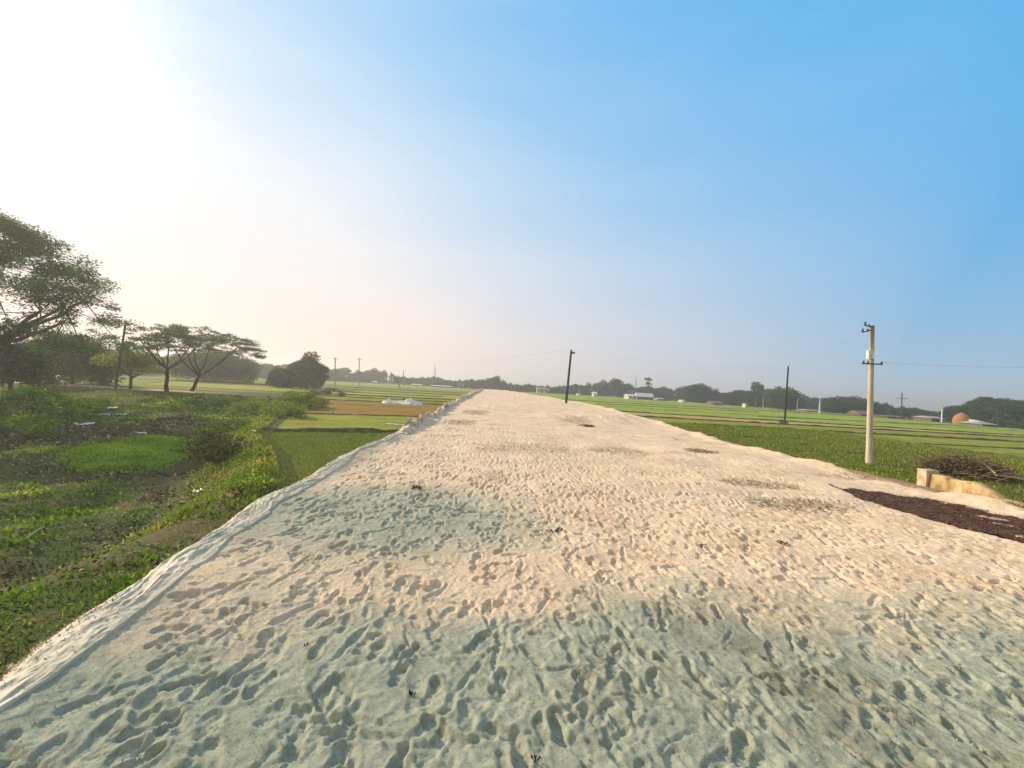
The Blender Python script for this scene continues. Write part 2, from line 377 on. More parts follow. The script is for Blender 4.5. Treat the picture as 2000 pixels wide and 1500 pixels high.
def patch(cx, cy, rx_, ry_, sd_): return np.clip(1-sstep(0.4, 1.1, np.sqrt(((RX-cx)/rx_)**2+((RYG-cy)/ry_)**2)+fbm(RX*2, RYG*2, sd_, 4)*0.6), 0, 1)
blotch = np.zeros_like(RX)  # straw-littered spots, plus plain darker blotches on the near right sand
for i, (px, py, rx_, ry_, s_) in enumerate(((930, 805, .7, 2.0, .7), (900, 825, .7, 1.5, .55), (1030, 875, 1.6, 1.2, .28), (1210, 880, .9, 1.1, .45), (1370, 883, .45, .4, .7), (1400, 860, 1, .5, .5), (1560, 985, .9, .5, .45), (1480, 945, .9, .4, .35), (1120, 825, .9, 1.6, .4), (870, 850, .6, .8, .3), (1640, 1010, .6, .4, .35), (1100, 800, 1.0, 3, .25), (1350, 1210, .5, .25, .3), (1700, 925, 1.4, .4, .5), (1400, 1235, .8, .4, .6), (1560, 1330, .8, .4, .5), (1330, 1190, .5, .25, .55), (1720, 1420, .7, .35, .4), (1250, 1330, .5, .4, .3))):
    x_, y_ = at(px, py, 0); blotch = np.maximum(blotch, patch(x_, y_, rx_, ry_, 100+i)*s_)
hf = np.clip(fbm(RX*6, RYG*6, 95, 3)+0.55, 0, 1); blotch = blotch*hf
for nm, arr in (('grey_sand', grey_sand), ('straw', blotch)):
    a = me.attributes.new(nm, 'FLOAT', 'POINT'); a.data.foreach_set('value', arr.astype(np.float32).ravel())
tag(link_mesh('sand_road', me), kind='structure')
def road_z(x, y):
    i = min(len(RY)-1, int(np.searchsorted(RY, y))); j = int(np.clip((x-lo[i])/cell[i], 0, NC-1)); return float(RZ[i, j])

# ------------------------------------------------------------------ paddy plots and bunds
print('fields')
def field_mat(name, c1, c2, c3, sc=0.5):
    return noise_mat(name, [(0.32, c1), (0.5, c2), (0.68, c3)], sc, detail=9, rough=0.95, bump=0.8, bscale=5, bdist=0.08, spec=0.1, stretch=(1, 1.6, 1))
M_f = {
 'nearrice': field_mat('near_rice', (0.09, 0.12, 0.014), (0.14, 0.165, 0.02), (0.21, 0.20, 0.03)),
 'olive': field_mat('olive_rice', (0.150, 0.175, 0.015), (0.237, 0.250, 0.024), (0.350, 0.312, 0.039)),
 'rust': field_mat('rust_stubble', (0.20, 0.13, 0.018), (0.30, 0.155, 0.022), (0.20, 0.17, 0.03)),
 'green': field_mat('green_rice', (0.13, 0.17, 0.016), (0.20, 0.22, 0.02), (0.30, 0.23, 0.03)),
 'yellow': field_mat('yellow_green_rice', (0.20, 0.25, 0.02), (0.28, 0.30, 0.03), (0.36, 0.30, 0.05), .12),
 'bright': field_mat('bright_rice', (0.19, 0.27, 0.02), (0.26, 0.34, 0.025), (0.34, 0.37, 0.04), .15),
 'dark': field_mat('dark_grass', (0.104, 0.156, 0.013), (0.156, 0.221, 0.018), (0.234, 0.260, 0.033)),
 'tan': field_mat('dry_plot', (0.36, 0.24, 0.08), (0.46, 0.33, 0.12), (0.42, 0.22, 0.08)),
}
M_bund = noise_mat('bund_earth', [(0.35, (0.05, 0.06, 0.015)), (0.55, (0.10, 0.11, 0.03)), (0.75, (0.24, 0.22, 0.08))], 3, bump=.6)
M_bundt = noise_mat('bund_dry', [(0.35, (0.16, 0.15, 0.06)), (0.6, (0.30, 0.26, 0.13)), (0.8, (0.40, 0.36, 0.2))], 1.2, bump=.5)
def wobble(poly, step, amp, seed):
    out = []
    for i, (ax, ay) in enumerate(poly):
        bx, by = poly[(i+1) % len(poly)]; d = math.hypot(bx-ax, by-ay); k = max(1, int(d/step))
        for j in range(k):
            f = j/k; px, py = ax+(bx-ax)*f, ay+(by-ay)*f
            w = float(fbm(np.array([px*0.4]), np.array([py*0.4]), seed, 3)[0])*amp
            out.append((px-(by-ay)/d*w, py+(bx-ax)/d*w))
    return out
def plot(name, poly, mat, z, seed, amp=0.35, step=1.5):
    P = wobble(poly, step, amp, seed); me = bpy.data.meshes.new(name)
    me.from_pydata([(x, y, z) for x, y in P], [], [tuple(range(len(P)))]); me.update(); me.materials.append(mat)
    tag(link_mesh(name, me), kind='structure')
def bund(p0, p1, w=0.5, h=0.22, mat=None, seed=0, step=0.6):
    d = math.hypot(p1[0]-p0[0], p1[1]-p0[1]); k = max(4, int(d/step)); s = np.linspace(0, 1, k)
    cx = p0[0]+(p1[0]-p0[0])*s; cy = p0[1]+(p1[1]-p0[1])*s
    nx, ny = -(p1[1]-p0[1])/d, (p1[0]-p0[0])/d
    wob = fbm(cx*0.35, cy*0.35, seed, 3)*0.5*min(1, d/20)
    tt = np.array([-1, -.55, -.2, .2, .55, 1]); hh = np.array([0, .7, 1, 1, .7, 0])
    X = cx[:, None]+nx*(wob[:, None]+tt*w/2*(1+.3*fbm(cx*1.7, cy*1.7, seed+1, 2)[:, None])); Y = cy[:, None]+ny*(wob[:, None]+tt*w/2)
    Z = -1.52+hh[None, :]*h*.75*(0.75+0.5*fbm(X*1.5, Y*1.5, seed+2, 3)+0.25)
    me = np_mesh('field_bund', np.stack([X, Y, Z], -1).reshape(-1, 3), grid_faces(k, 6), mat or M_bund, smooth=True)
    tag(link_mesh('field_bund', me), kind='structure')
F0 = -1.485
eL_ = lambda y: float(roadL(y))-1.2
plot('rice_field', [(-7.0, 12.0), (-5.6, 10.6), (eL_(15), 15), (eL_(25), 25.6), (-13.4, 22.3), (-9.9, 16.8)], M_f['nearrice'], F0, 1, .12, .7)
plot('rice_field', [(-13.2, 22.6), (eL_(26), 26), (eL_(37), 37.5), (-17.5, 33.5)], M_f['olive'], F0, 2)
plot('stubble_field', [(-17.7, 34), (eL_(38), 38), (eL_(56), 58), (-27, 54)], M_f['rust'], F0, 3)
plot('rice_field', [(-27, 54.8), (eL_(58), 58.8), (eL_(74), 76), (-35, 71)], M_f['green'], F0, 4, .6)
plot('rice_field', [(-60, 69), (-35, 72), (eL_(77), 77), (eL_(100), 103), (-75, 98)], M_f['yellow'], F0, 5, .6, 3)
plot('rice_field', [(-170, 95), (-75, 99), (eL_(104), 104), (-8.8, 150), (-190, 135)], M_f['green'], F0, 6, .6, 3)
plot('rice_field', [(-300, 120), (-190, 136), (-9, 151), (-12, 260), (-300, 260)], M_f['yellow'], F0, 7, .6, 4)
plot('rice_field', [(-150, 62), (-62, 60), (-40, 62), (-35, 68), (-60, 68.6), (-75, 94), (-150, 92)], M_f['green'], F0-.004, 17, .6, 4)
bund((-13.3, 22.4), (eL_(25.6)-.2, 25.8), .7, .30, seed=1)
bund((-17.6, 33.7), (eL_(38), 37.8), .5, .16, seed=2)
bund((-27, 54.4), (eL_(58), 58.4), .5, .2, seed=3)
bund((-24, 47), (-10, 48.6), .35, .1, seed=4)
bund((-35, 71.5), (eL_(76), 76.5), .7, .25, seed=5)
bund((-75, 98.5), (eL_(103), 103.5), .8, .25, seed=6)
bund((-40, 84), (-14, 88), .5, .2, seed=7); bund((-30, 64), (-9, 66.5), .4, .2, seed=8); bund((-60, 122), (-10, 127), .9, .25, seed=9)
bund((-190, 135.5), (-9, 150.5), 1, .25, seed=10, mat=M_bundt)
eR_ = lambda y: float(roadR(y))+2.2
plot('grass_field', [(14, 9), (26, 7), (34, 28), (30, 44), (eR_(46), 47), (eR_(17), 17)], M_f['dark'], F0-.25, 11)  # low: the rough grass stands over it
plot('rice_field', [(36, 14), (62, 14), (74, 48), (33, 47), (31, 40), (36, 30)], M_f['olive'], F0, 12, .4)
plot('rice_field', [(eR_(48), 47.6), (74, 48.8), (82, 57), (eR_(56), 56)], M_f['olive'], F0, 13, .4)
plot('dry_field', [(eR_(56.5), 56.6), (82, 57.6), (86, 61), (eR_(70), 68)], M_f['tan'], F0, 14, .5)
plot('rice_field', [(eR_(70), 69), (86, 61.6), (112, 90), (95, 120), (eR_(118), 118)], M_f['bright'], F0, 15, .5, 2.5)
plot('rice_field', [(eR_(118), 119), (95, 121), (120, 148), (60, 240), (-2, 240), (-.5, 150)], M_f['bright'], F0, 16, .5, 3)
bund((31, 43.5), (37, 27), .5, .25, seed=21); bund((20, 46.8), (74, 48.4), .6, .26, seed=22)
bund((eR_(56), 56.3), (82, 57.3), .5, .25, seed=23); bund((eR_(68), 68.5), (86, 61.3), .7, .25, seed=24)
bund((eR_(90), 88), (98, 78), .7, .2, seed=25, mat=M_bundt); bund((eR_(118), 118.5), (95, 120.5), .8, .25, seed=26)
bund((30, 150), (118, 128), 1.2, .3, seed=27, mat=M_bundt); bund((45, 78), (110, 92), .6, .2, seed=28); bund((20, 100), (60, 104), .7, .22, seed=29)
bund((37, 30), (66, 33), .5, .2, seed=30); bund((36, 38), (70, 40), .4, .16, seed=31)
bund((12.5, 34), (30, 37), .8, .2, seed=32); bund((13, 26), (31, 30), .6, .15, seed=33)

plot('path', [(-78, 54), (-60, 53.2), (-40.5, 53), (-39, 55.8), (-60, 58.5), (-80, 59)], noise_mat('sandy_path', [(.35, (.34, .25, .12)), (.6, (.55, .43, .26)), (.75, (.25, .28, .10))], .8, bump=.3), F0, 19, .5)
# ------------------------------------------------------------------ scattered small growth
def scatter_quads(name, P, size, tilt, mat, aspect=1.8, tone=None, lift=0.5, bend=False, parent=None):
    """one leaf (a quad) at every point of P; size an array; tilt = how upright (0 flat .. 1 upright)"""
    k = len(P); az_ = rng.uniform(0, 2*math.pi, k); up = np.clip(rng.normal(tilt, 0.25, k), -0.3, 1)*math.pi/2
    d = np.stack([np.cos(az_)*np.cos(up), np.sin(az_)*np.cos(up), np.sin(up)], -1)
    roll = rng.uniform(0, 2*math.pi, k)
    side = np.stack([-np.sin(az_), np.cos(az_), np.zeros(k)], -1); nrm = np.cross(d, side)
    side = side*np.cos(roll)[:, None]*.9+nrm*np.sin(roll)[:, None]*.6+side*.15
    size = np.asarray(size)[:, None] if hasattr(size, '__len__') else np.full((k, 1), size)
    a = P; c = P+d*size; mid = P+d*size*0.5; w = side*size*0.5/aspect
    V = np.stack([a, mid-w, c, mid+w], 1).reshape(-1, 3)
    F = np.arange(k*4).reshape(-1, 4)
    me = np_mesh(name, V, F, mat, tone=rng.random(k) if tone is None else tone)
    return link_mesh(name, me, parent)
print('growth')
def in_poly(x, y, poly):
    c = np.zeros(len(x), bool); n_ = len(poly)
    for i in range(n_):
        x0, y0 = poly[i]; x1, y1 = poly[(i+1) % n_]
        c ^= ((y0 > y) != (y1 > y)) & (x < (x1-x0)*(y-y0)/(y1-y0+1e-12)+x0)
    return c
M_weed = leaf_mat('weed_leaf', [(0.0, (0.064, 0.122, 0.016)), (0.45, (0.129, 0.245, 0.023)), (0.75, (0.230, 0.359, 0.032)), (1.0, (0.489, 0.517, 0.090))], .4)
M_dead = leaf_mat('dead_leaf', [(0.0, (0.045, 0.033, 0.016)), (0.35, (0.11, 0.075, 0.035)), (0.7, (0.24, 0.18, 0.09)), (1.0, (0.60, 0.52, 0.36))], .1)
M_lime = leaf_mat('lime_grass', [(0.0, (0.16, 0.30, 0.015)), (0.6, (0.26, 0.45, 0.025)), (1.0, (0.38, 0.52, 0.05))], .45)
M_grass = leaf_mat('rough_grass', [(0.0, (0.077, 0.129, 0.011)), (0.5, (0.155, 0.244, 0.016)), (0.85, (0.258, 0.321, 0.032)), (1.0, (0.515, 0.438, 0.099))], .4)
def pts(k, fx, fy, cond=None, dens=None):
    x = fx(rng.random(k)); y = fy(rng.random(k), x) if fy.__code__.co_argcount == 2 else fy(rng.random(k))
    keep = np.ones(len(x), bool)
    if cond is not None: keep &= cond(x, y)
    x, y = x[keep], y[keep]
    return np.stack([x, y, terrain(x, y)], -1)
def clump_filter(P, sc, seed, thr):
    return P[(fbm(P[:, 0]*sc, P[:, 1]*sc, seed, 3)+rng.normal(0, .15, len(P))) > thr]
# slope and ditch: weeds
ditchX = lambda y: np.interp(y, DB_Y, DB_X)
LIME = [at(a_, b_, -2.65) for a_, b_ in ((115, 893), (160, 872), (245, 856), (378, 848), (380, 882), (330, 905), (230, 920), (160, 910))]
P = pts(260000, lambda r: -2.6-r**1.25*36, lambda r: 1+r**1.3*50, lambda x, y: (x < roadL(y)-0.45-0.25*rng.random(len(x))) & ((x < ditchX(y)+.1) | (y < 10.5)) & (np.abs(x) < 1.35*y+4) & ~in_poly(x, y, LIME))
D_ = np.hypot(P[:, 0], P[:, 1]); nn = fbm(P[:, 0]*0.5, P[:, 1]*0.5, 201, 4)
bdist = ditchX(P[:, 1])-P[:, 0]                    # distance into the ditch from the field edge
big = fbm(P[:, 0]*0.16+3, P[:, 1]*0.16, 209, 3)
slope_bare = np.exp(-((bdist-3.0)/1.6)**2)*0.45*(P[:, 1] < 30)
gsel = nn+big*.8*sstep(-1, 3, bdist)+.12*(bdist < 0)-slope_bare+rng.normal(0, .10, len(P)) > -0.02
Pg = P[gsel]; Dg = D_[gsel]; szn = .7+1.1*np.clip(.5+fbm(Pg[:, 0]*.8, Pg[:, 1]*.8, 210, 3), 0, 1)**2
tn = np.clip(.5+fbm(Pg[:, 0]*.45, Pg[:, 1]*.45, 211, 3)*.8+rng.normal(0, .2, len(Pg))-np.clip(bdist[gsel]-3, 0, 4)*.03, 0, 1)
tag(scatter_quads('weeds', Pg, rng.uniform(.02, .07, len(Pg))*szn*(1+Dg*0.055), .5, M_weed, 1.6, tone=tn), kind='stuff')
bg_ = pts(60000, lambda r: -22+r*17, lambda r: 9+r*26, lambda x, y: (x < ditchX(y)+.35) & (x > ditchX(y)-1.9-rng.random(len(x))*1.2) & (x < roadL(y)-1))
tag(scatter_quads('ditch_edge_grass', bg_, rng.uniform(.06, .16, len(bg_))*(1+bg_[:, 1]*.02), .65, M_grass, 4, tone=np.clip(.6+fbm(bg_[:, 0], bg_[:, 1], 215, 3)*.7+rng.normal(0, .15, len(bg_)), 0, 1)), kind='stuff')
rimgrass = pts(26000, lambda r: -2.6-r*4.5, lambda r: 1.2+r**1.2*16, lambda x, y: (x < roadL(y)-.35) & (x > roadL(y)-1.9-rng.random(len(x))*1.5) & (fbm(x*.9, y*.9, 222, 3) > -.25))
tag(scatter_quads('rim_grass', rimgrass, rng.uniform(.03, .10, len(rimgrass))*(1+rimgrass[:, 1]*.03), .6, leaf_mat('yellowing_grass', [(0.0, (0.08, 0.12, 0.015)), (0.5, (0.17, 0.21, 0.03)), (0.8, (0.30, 0.28, 0.06)), (1.0, (0.48, 0.40, 0.18))], .4), 6), kind='stuff')
gap = ~gsel & (fbm(P[:, 0]*.7, P[:, 1]*.7, 212, 3)+rng.normal(0, .2, len(P)) > -.12); Pd = P[gap]; Dd = D_[gap]; Pd[:, 2] += 0.01
tag(scatter_quads('fallen_leaves', Pd, rng.uniform(.025, .08, len(Pd))*(1+Dd*0.045), .12, M_dead, 1.7, tone=rng.random(len(Pd))**2.2), kind='stuff')
P = pts(110000, lambda r: -28+r*18, lambda r: 15+r*17, lambda x, y: in_poly(x+rng.normal(0, .3, len(x)), y+rng.normal(0, .3, len(y)), LIME))
tag(scatter_quads('lime_grass', P, rng.uniform(.10, .2, len(P)), .45, M_lime, 3), kind='stuff')
# rough grass on the right verge, banks and bunds
P = pts(150000, lambda r: 9.4+r*26, lambda r: 7+r**1.1*40, lambda x, y: (x > roadR(y)+1.0+np.where(y < 12.5, 2.4, 0)) & (x < 1.35*y+4))
P = P[P[:, 2] > -9]
Dg = np.hypot(P[:, 0], P[:, 1])
tag(scatter_quads('rough_grass', P, rng.uniform(.05, .13, len(P))*(1+Dg*.018), .6, M_grass, 4), kind='stuff')
P = pts(70000, lambda r: -62+r*50, lambda r: 39+r*16, lambda x, y: (x < ditchX(y)+2) & (y < 51.5))
tag(scatter_quads('bank_grass', P, rng.uniform(.10, .2, len(P)), .7, M_grass, 2.5), kind='stuff')
M_field_blade = leaf_mat('rice_blade', [(0.0, (0.08, 0.13, 0.015)), (0.6, (0.14, 0.22, 0.022)), (1.0, (0.27, 0.30, 0.05))], .35)
P = pts(60000, lambda r: -15+r*11, lambda r: 11+r*14, lambda x, y: in_poly(x, y, [(-6.7, 12.0), (-5.3, 11.0), (-4.7, 15), (-5.0, 25.4), (-13.2, 22), (-9.8, 16.8)]))
tag(scatter_quads('rice_seedlings', P, rng.uniform(.05, .12, len(P)), .75, M_field_blade, 5), kind='stuff')

# ------------------------------------------------------------------ trees
print('trees')
M_bark = noise_mat('bark', [(0.3, (0.05, 0.04, 0.03)), (0.6, (0.11, 0.09, 0.065)), (0.8, (0.17, 0.14, 0.1))], 6, bump=.8, bscale=18, bdist=.03)
M_barkd = noise_mat('dark_bark', [(0.3, (0.03, 0.025, 0.02)), (0.7, (0.07, 0.055, 0.04))], 6, bump=.6, bscale=18, bdist=.03)
M_l_far = leaf_mat('far_tree_leaf', [(0.0, (0.026, 0.047, 0.013)), (0.5, (0.053, 0.095, 0.018)), (0.85, (0.095, 0.147, 0.027)), (1.0, (0.158, 0.189, 0.036))], .35)
M_l_rain = leaf_mat('rain_tree_leaf', [(0.0, (0.03, 0.06, 0.014)), (0.6, (0.07, 0.14, 0.03)), (1.0, (0.16, 0.25, 0.05))], .55)
M_l_yel = leaf_mat('yellow_leaf', [(0.0, (0.16, 0.18, 0.02)), (0.6, (0.30, 0.30, 0.03)), (1.0, (0.42, 0.38, 0.05))], .45)
M_l_bush = leaf_mat('bush_leaf', [(0.0, (0.096, 0.156, 0.020)), (0.6, (0.216, 0.288, 0.039)), (1.0, (0.432, 0.456, 0.110))], .4)
M_l_dark = leaf_mat('dark_shrub_leaf', [(0.0, (0.035, 0.035, 0.014)), (0.5, (0.075, 0.075, 0.025)), (1.0, (0.15, 0.19, 0.04))], .3)
def ell_points(k, c, r, shell=.55):
    d = rng.normal(size=(k, 3)); d /= np.linalg.norm(d, axis=1)[:, None]
    return np.array(c)+d*np.array(r)*(shell+(1-shell)*rng.random(k)**.7)[:, None]*rng.uniform(.85, 1.1, (k, 1))
def leaves(P, size, tilt, asp):
    k = len(P); az_ = rng.uniform(0, 2*math.pi, k); up = rng.normal(tilt, .35, k)
    d = np.stack([np.cos(az_)*np.cos(up), np.sin(az_)*np.cos(up), np.sin(up)], -1)
    q = rng.normal(size=(k, 3)); s = np.cross(d, q); s /= np.linalg.norm(s, axis=1)[:, None]+1e-6
    sz = rng.uniform(.6, 1.3, (k, 1))*size; w = s*sz*.5/asp
    return np.stack([P-d*sz*.5, P-w, P+d*sz*.5, P+w], 1).reshape(-1, 3)
def crown_mesh(name, clumps, per, size, mat, tilt=0., asp=1.8, shell=.5):
    Vs = []; T = []
    for (c, r) in clumps:
        vol = (r[0]*r[1]*r[2])**(1/3); k = max(6, int(per*vol**2))
        P = ell_points(k, c, r, shell); Vs.append(leaves(P, size, tilt, asp))
        T.append(np.clip(rng.normal(rng.uniform(.3, .6), .18, k), 0, 1))
    V = np.concatenate(Vs); T = np.concatenate(T)
    return np_mesh(name, V, np.arange(len(V)).reshape(-1, 4), mat, tone=T)
def limb(mb, p, q, r0, r1, sag=.0, k=6, n_=7):
    p, q = Vector(p), Vector(q); pts_ = []
    for i in range(k+1):
        f = i/k; o = math.sin(f*math.pi)
        w = Vector((random.uniform(-1, 1), random.uniform(-1, 1), random.uniform(-.5, .5)))*(q-p).length*.025
        pts_.append(p.lerp(q, f)+Vector((0, 0, sag*o*(q-p).length))+(w if 0 < i < k else Vector()))
    mb.tube(pts_, [r0+(r1-r0)*i/k for i in range(k+1)], n_, cap=False)
    return pts_
def broad_tree(h, w, trunk_h=.35, ncl=16, per=90, size=.5, flat_=.55, mat=None, seed=0, lean=0, skirt=0, rs=1):
    random.seed(seed); mb = MB(); cl = []
    top = Vector((lean, 0, h*trunk_h)); limb(mb, (0, 0, -.3), top, .035*h, .026*h)
    for i in range(ncl):
        a_ = i*2.4+random.random(); rr = math.sqrt((i+.5)/ncl)*w*.40
        hh = h*(trunk_h+.18)+(h*(.78-trunk_h))*(1-(rr/(w*.5))**2)*random.uniform(.75, 1.05)*.75+random.uniform(-.03, .05)*h
        r = w*random.uniform(.12, .24)*rs; c = (lean+math.cos(a_)*rr, math.sin(a_)*rr, hh)
        cl.append((c, (r, r, r*flat_*random.uniform(.8, 1.3))))
        if i % 2 == 0: limb(mb, top*random.uniform(.7, 1), c, .014*h, .004*h, -.04, 4, 5)
        if random.random() < .6:
            cl.append(((c[0]*1.05, c[1]*1.05, max(h*trunk_h*.9, c[2]-h*.2)), (r*.9, r*.9, r*flat_)))
    if skirt:
        for i in range(skirt):
            a_ = i*2.4; rr = w*random.uniform(.15, .45); r = w*random.uniform(.12, .2)
            cl.append(((lean+math.cos(a_)*rr, math.sin(a_)*rr, r*.5+h*random.uniform(0, .22)), (r, r, r*.9)))
    return mb, crown_mesh('crown', cl, per, size, mat or M_l_far)
def place_tree(name, mb, crown, loc, label, cat='tree', group=None, rz=0, bark=None):
    e = empty(name, loc, label, cat, group, rz)
    mb.build('trunk', bark or M_bark, e, smooth=True); link_mesh('crown', crown, e); return e

# flat-topped rain trees by the ditch: umbrella crowns of thin layered plates
def rain_tree(h, w, trunk_h, seed, nl=46, per=620, lean=0.0, size=.2, asym=0.0, thick=.22):
    random.seed(seed); mb = MB(); cl = []
    top = Vector((lean, 0, h*trunk_h)); limb(mb, (0, 0, -.3), top, .030*h, .022*h)
    mains = []
    for i in range(6):
        a_ = i*math.pi/3+random.uniform(-.3, .3); rr = w*random.uniform(.22, .32)
        q = Vector((lean+math.cos(a_)*rr*(1+asym*math.cos(a_)), math.sin(a_)*rr, h*random.uniform(.62, .74)))
        p_ = limb(mb, top, q, .014*h, .007*h, -.06, 6, 6); mains.append(q)
    for i in range(nl):
        a_ = random.uniform(0, 6.283); fr = math.sqrt(random.random()); rr = w*.5*fr
        c = Vector((lean+math.cos(a_)*rr*(1+asym*math.cos(a_)), math.sin(a_)*rr, h*(.97-.30*fr**2.2)+random.uniform(-.11, .03)*h))
        r = w*random.uniform(.035, .085); cl.append((tuple(c), (r*1.0, r*1.0, r*thick*random.uniform(.8, 1.8))))
        mn = min(mains, key=lambda m_: (m_-c).length); limb(mb, mn, c, .0035*h, .0012*h, -.05, 4, 4)
    return mb, crown_mesh('crown', cl, per, size, M_l_rain, 0, 1.7, .1)
x, y = at(325, 765, -1.5); mb, cr = rain_tree(8.4, 11.0, .33, 3, nl=80, per=330)
place_tree('rain_tree', mb, cr, (x, y, -1.5), 'flat topped rain tree with upright grey trunk, nearer the leaning pole', rz=.4, bark=M_barkd)
x, y = at(374, 764, -1.5); mb, cr = rain_tree(8.6, 13.5, .24, 12, nl=115, per=330, lean=1.1, asym=.15)
place_tree('rain_tree', mb, cr, (x, y, -1.5), 'flat topped rain tree with slanting trunk, right one of the ditch bank pair', rz=-.2, bark=M_barkd)
# the huge tree at the left edge
def huge_tree(h, w, seed):
    random.seed(seed); mb = MB(); cl = []
    top = Vector((0, 0, h*.26)); limb(mb, (0, 0, -.5), top, .75, .5, k=6, n_=12)
    mains = []
    for i in range(11):
        a_ = i*.571*1.9+random.uniform(-.2, .2); rr = w*random.uniform(.18, .36)
        q = Vector((math.cos(a_)*rr, math.sin(a_)*rr, h*random.uniform(.42, .80)))
        limb(mb, top, q, .26, .10, -.05, 8, 7); mains.append(q)
    for i in range(250):
        a_ = random.uniform(0, 6.283); th = random.random()**.8; fr = math.sqrt(1-(th)**2)*random.uniform(.55, 1.0)
        rr = w*.5*min(1, fr)
        zz = h*(.30+.68*th)-abs(rr/(w*.5))**2*h*.04
        c = Vector((math.cos(a_)*rr, math.sin(a_)*rr, zz)); r = w*random.uniform(.035, .08)
        cl.append((tuple(c), (r*1.2, r*1.2, r*random.uniform(.4, .8))))
        mn = min(mains, key=lambda m_: (m_-c).length)
        if i % 2: limb(mb, mn, c, .05, .015, -.05, 4, 4)
    return mb, crown_mesh('crown', cl, 245, .22, M_l_rain, -.1, 2.2, .15)
mb, cr = huge_tree(15.0, 19.5, 5)
place_tree('spreading_tree', mb, cr, (-44.5, 35.5, -1.6), 'huge dark spreading tree towering at the left edge', bark=M_barkd)

# far treelines
def proto(seed, h, w, **k):
    k['ncl'] += 10; mb, cr = broad_tree(h, w, seed=seed, skirt=12, rs=.72, **k)
    # one mesh: trunk and crown of a far tree
    tr = bpy.data.meshes.new('tree'); V = [tuple(v.co) for v in cr.vertices]; nv = len(V)
    F = [tuple(p.vertices) for p in cr.polygons]; nc_ = len(F); tone = np.zeros(nc_, dtype=np.float32); cr.attributes['tone'].data.foreach_get('value', tone)
    V += [tuple(v) for v in mb.v]; F += [tuple(nv+i for i in f) for f in mb.f]
    tr.from_pydata(V, [], F); tr.materials.append(M_l_far); tr.materials.append(M_bark)
    tr.polygons.foreach_set('material_index', [0]*nc_+[1]*(len(F)-nc_))
    a_ = tr.attributes.new('tone', 'FLOAT', 'FACE'); a_.data.foreach_set('value', list(tone)+[.5]*(len(F)-nc_)); tr.update()
    return tr
protos = [proto(20, 10, 11, ncl=16, per=55, size=.6), proto(21, 10, 8, ncl=14, per=60, size=.55, flat_=.8, trunk_h=.2), proto(22, 10, 13, ncl=20, per=55, size=.6, flat_=.5, trunk_h=.15),
          proto(23, 10, 7, ncl=12, per=65, size=.5, flat_=.9, trunk_h=.3), proto(24, 10, 10, ncl=18, per=55, size=.6, flat_=.6, trunk_h=.1), proto(25, 10, 12, ncl=18, per=55, size=.55, flat_=.45, trunk_h=.25)]
TOP = [(-150, 640), (0, 655), (200, 668), (300, 690), (420, 690), (480, 703), (560, 706), (640, 717), (700, 720), (740, 715), (770, 727), (790, 734), (850, 734), (880, 740), (930, 738), (962, 733), (985, 741), (1020, 748), (1090, 753), (1120, 749), (1145, 744), (1175, 743), (1205, 738), (1225, 748), (1300, 754), (1345, 748), (1372, 746), (1390, 757), (1415, 763), (1450, 758), (1500, 756), (1540, 757), (1565, 771), (1640, 776), (1690, 777), (1712, 783), (1745, 790), (1765, 788), (1790, 795), (1812, 800), (1840, 794), (1870, 790), (1895, 780), (1925, 772), (1960, 771), (2000, 775), (2120, 780), (2250, 790)]
BAS = [(-150, 722), (0, 729), (200, 731), (400, 735), (650, 745), (800, 752), (960, 762), (1100, 770), (1250, 778), (1350, 785), (1450, 794), (1600, 800), (1700, 809), (1800, 818), (1880, 826), (2000, 838), (2250, 862)]
tx, ty = zip(*TOP); bx, by = zip(*BAS)
ftlab = {'l': 'hazy tree in the far treeline beyond the left fields', 'c': 'small dark tree in the distant line where the sand road ends', 'r': 'dark green tree in the village treeline beyond the right fields'}
px = -150.0
while px < 2250:
    tpy = np.interp(px, tx, ty); bpy_ = np.interp(px, bx, by)
    X, Y = at(px, bpy_, -1.5); Y = min(Y, 330)
    X, Y, zt = atd(px, tpy, Y)
    for row in range(2):
        if row == 1 and random.random() < .35: continue
        y_ = Y*(1+row*.10+random.uniform(0, .05)); x_ = X*y_/Y+random.uniform(-.5, .5)
        h = (EYE+(zt-EYE)*y_/Y+1.5)*random.uniform(.82, 1.04)*(random.uniform(.85, 1.08) if row else random.uniform(.74, 1.02))
        o = link_mesh('tree', random.choice(protos), None, (x_, y_, -1.55)); o.rotation_euler.z = random.uniform(0, 6.28)
        s_ = h/10*random.uniform(.95, 1.05); o.scale = (s_*random.uniform(.85, 1.25), s_*random.uniform(.85, 1.2), s_*1.08)
        k_ = 'l' if px < 860 else ('c' if px < 1105 else 'r')
        tag(o, ftlab[k_], 'tree', {'l': 'trees of the far left treeline', 'c': 'trees of the distant line behind the road end', 'r': 'trees of the right village treeline'}[k_])
    px += (h*.56)/Y*FPX if h > 3 else 14
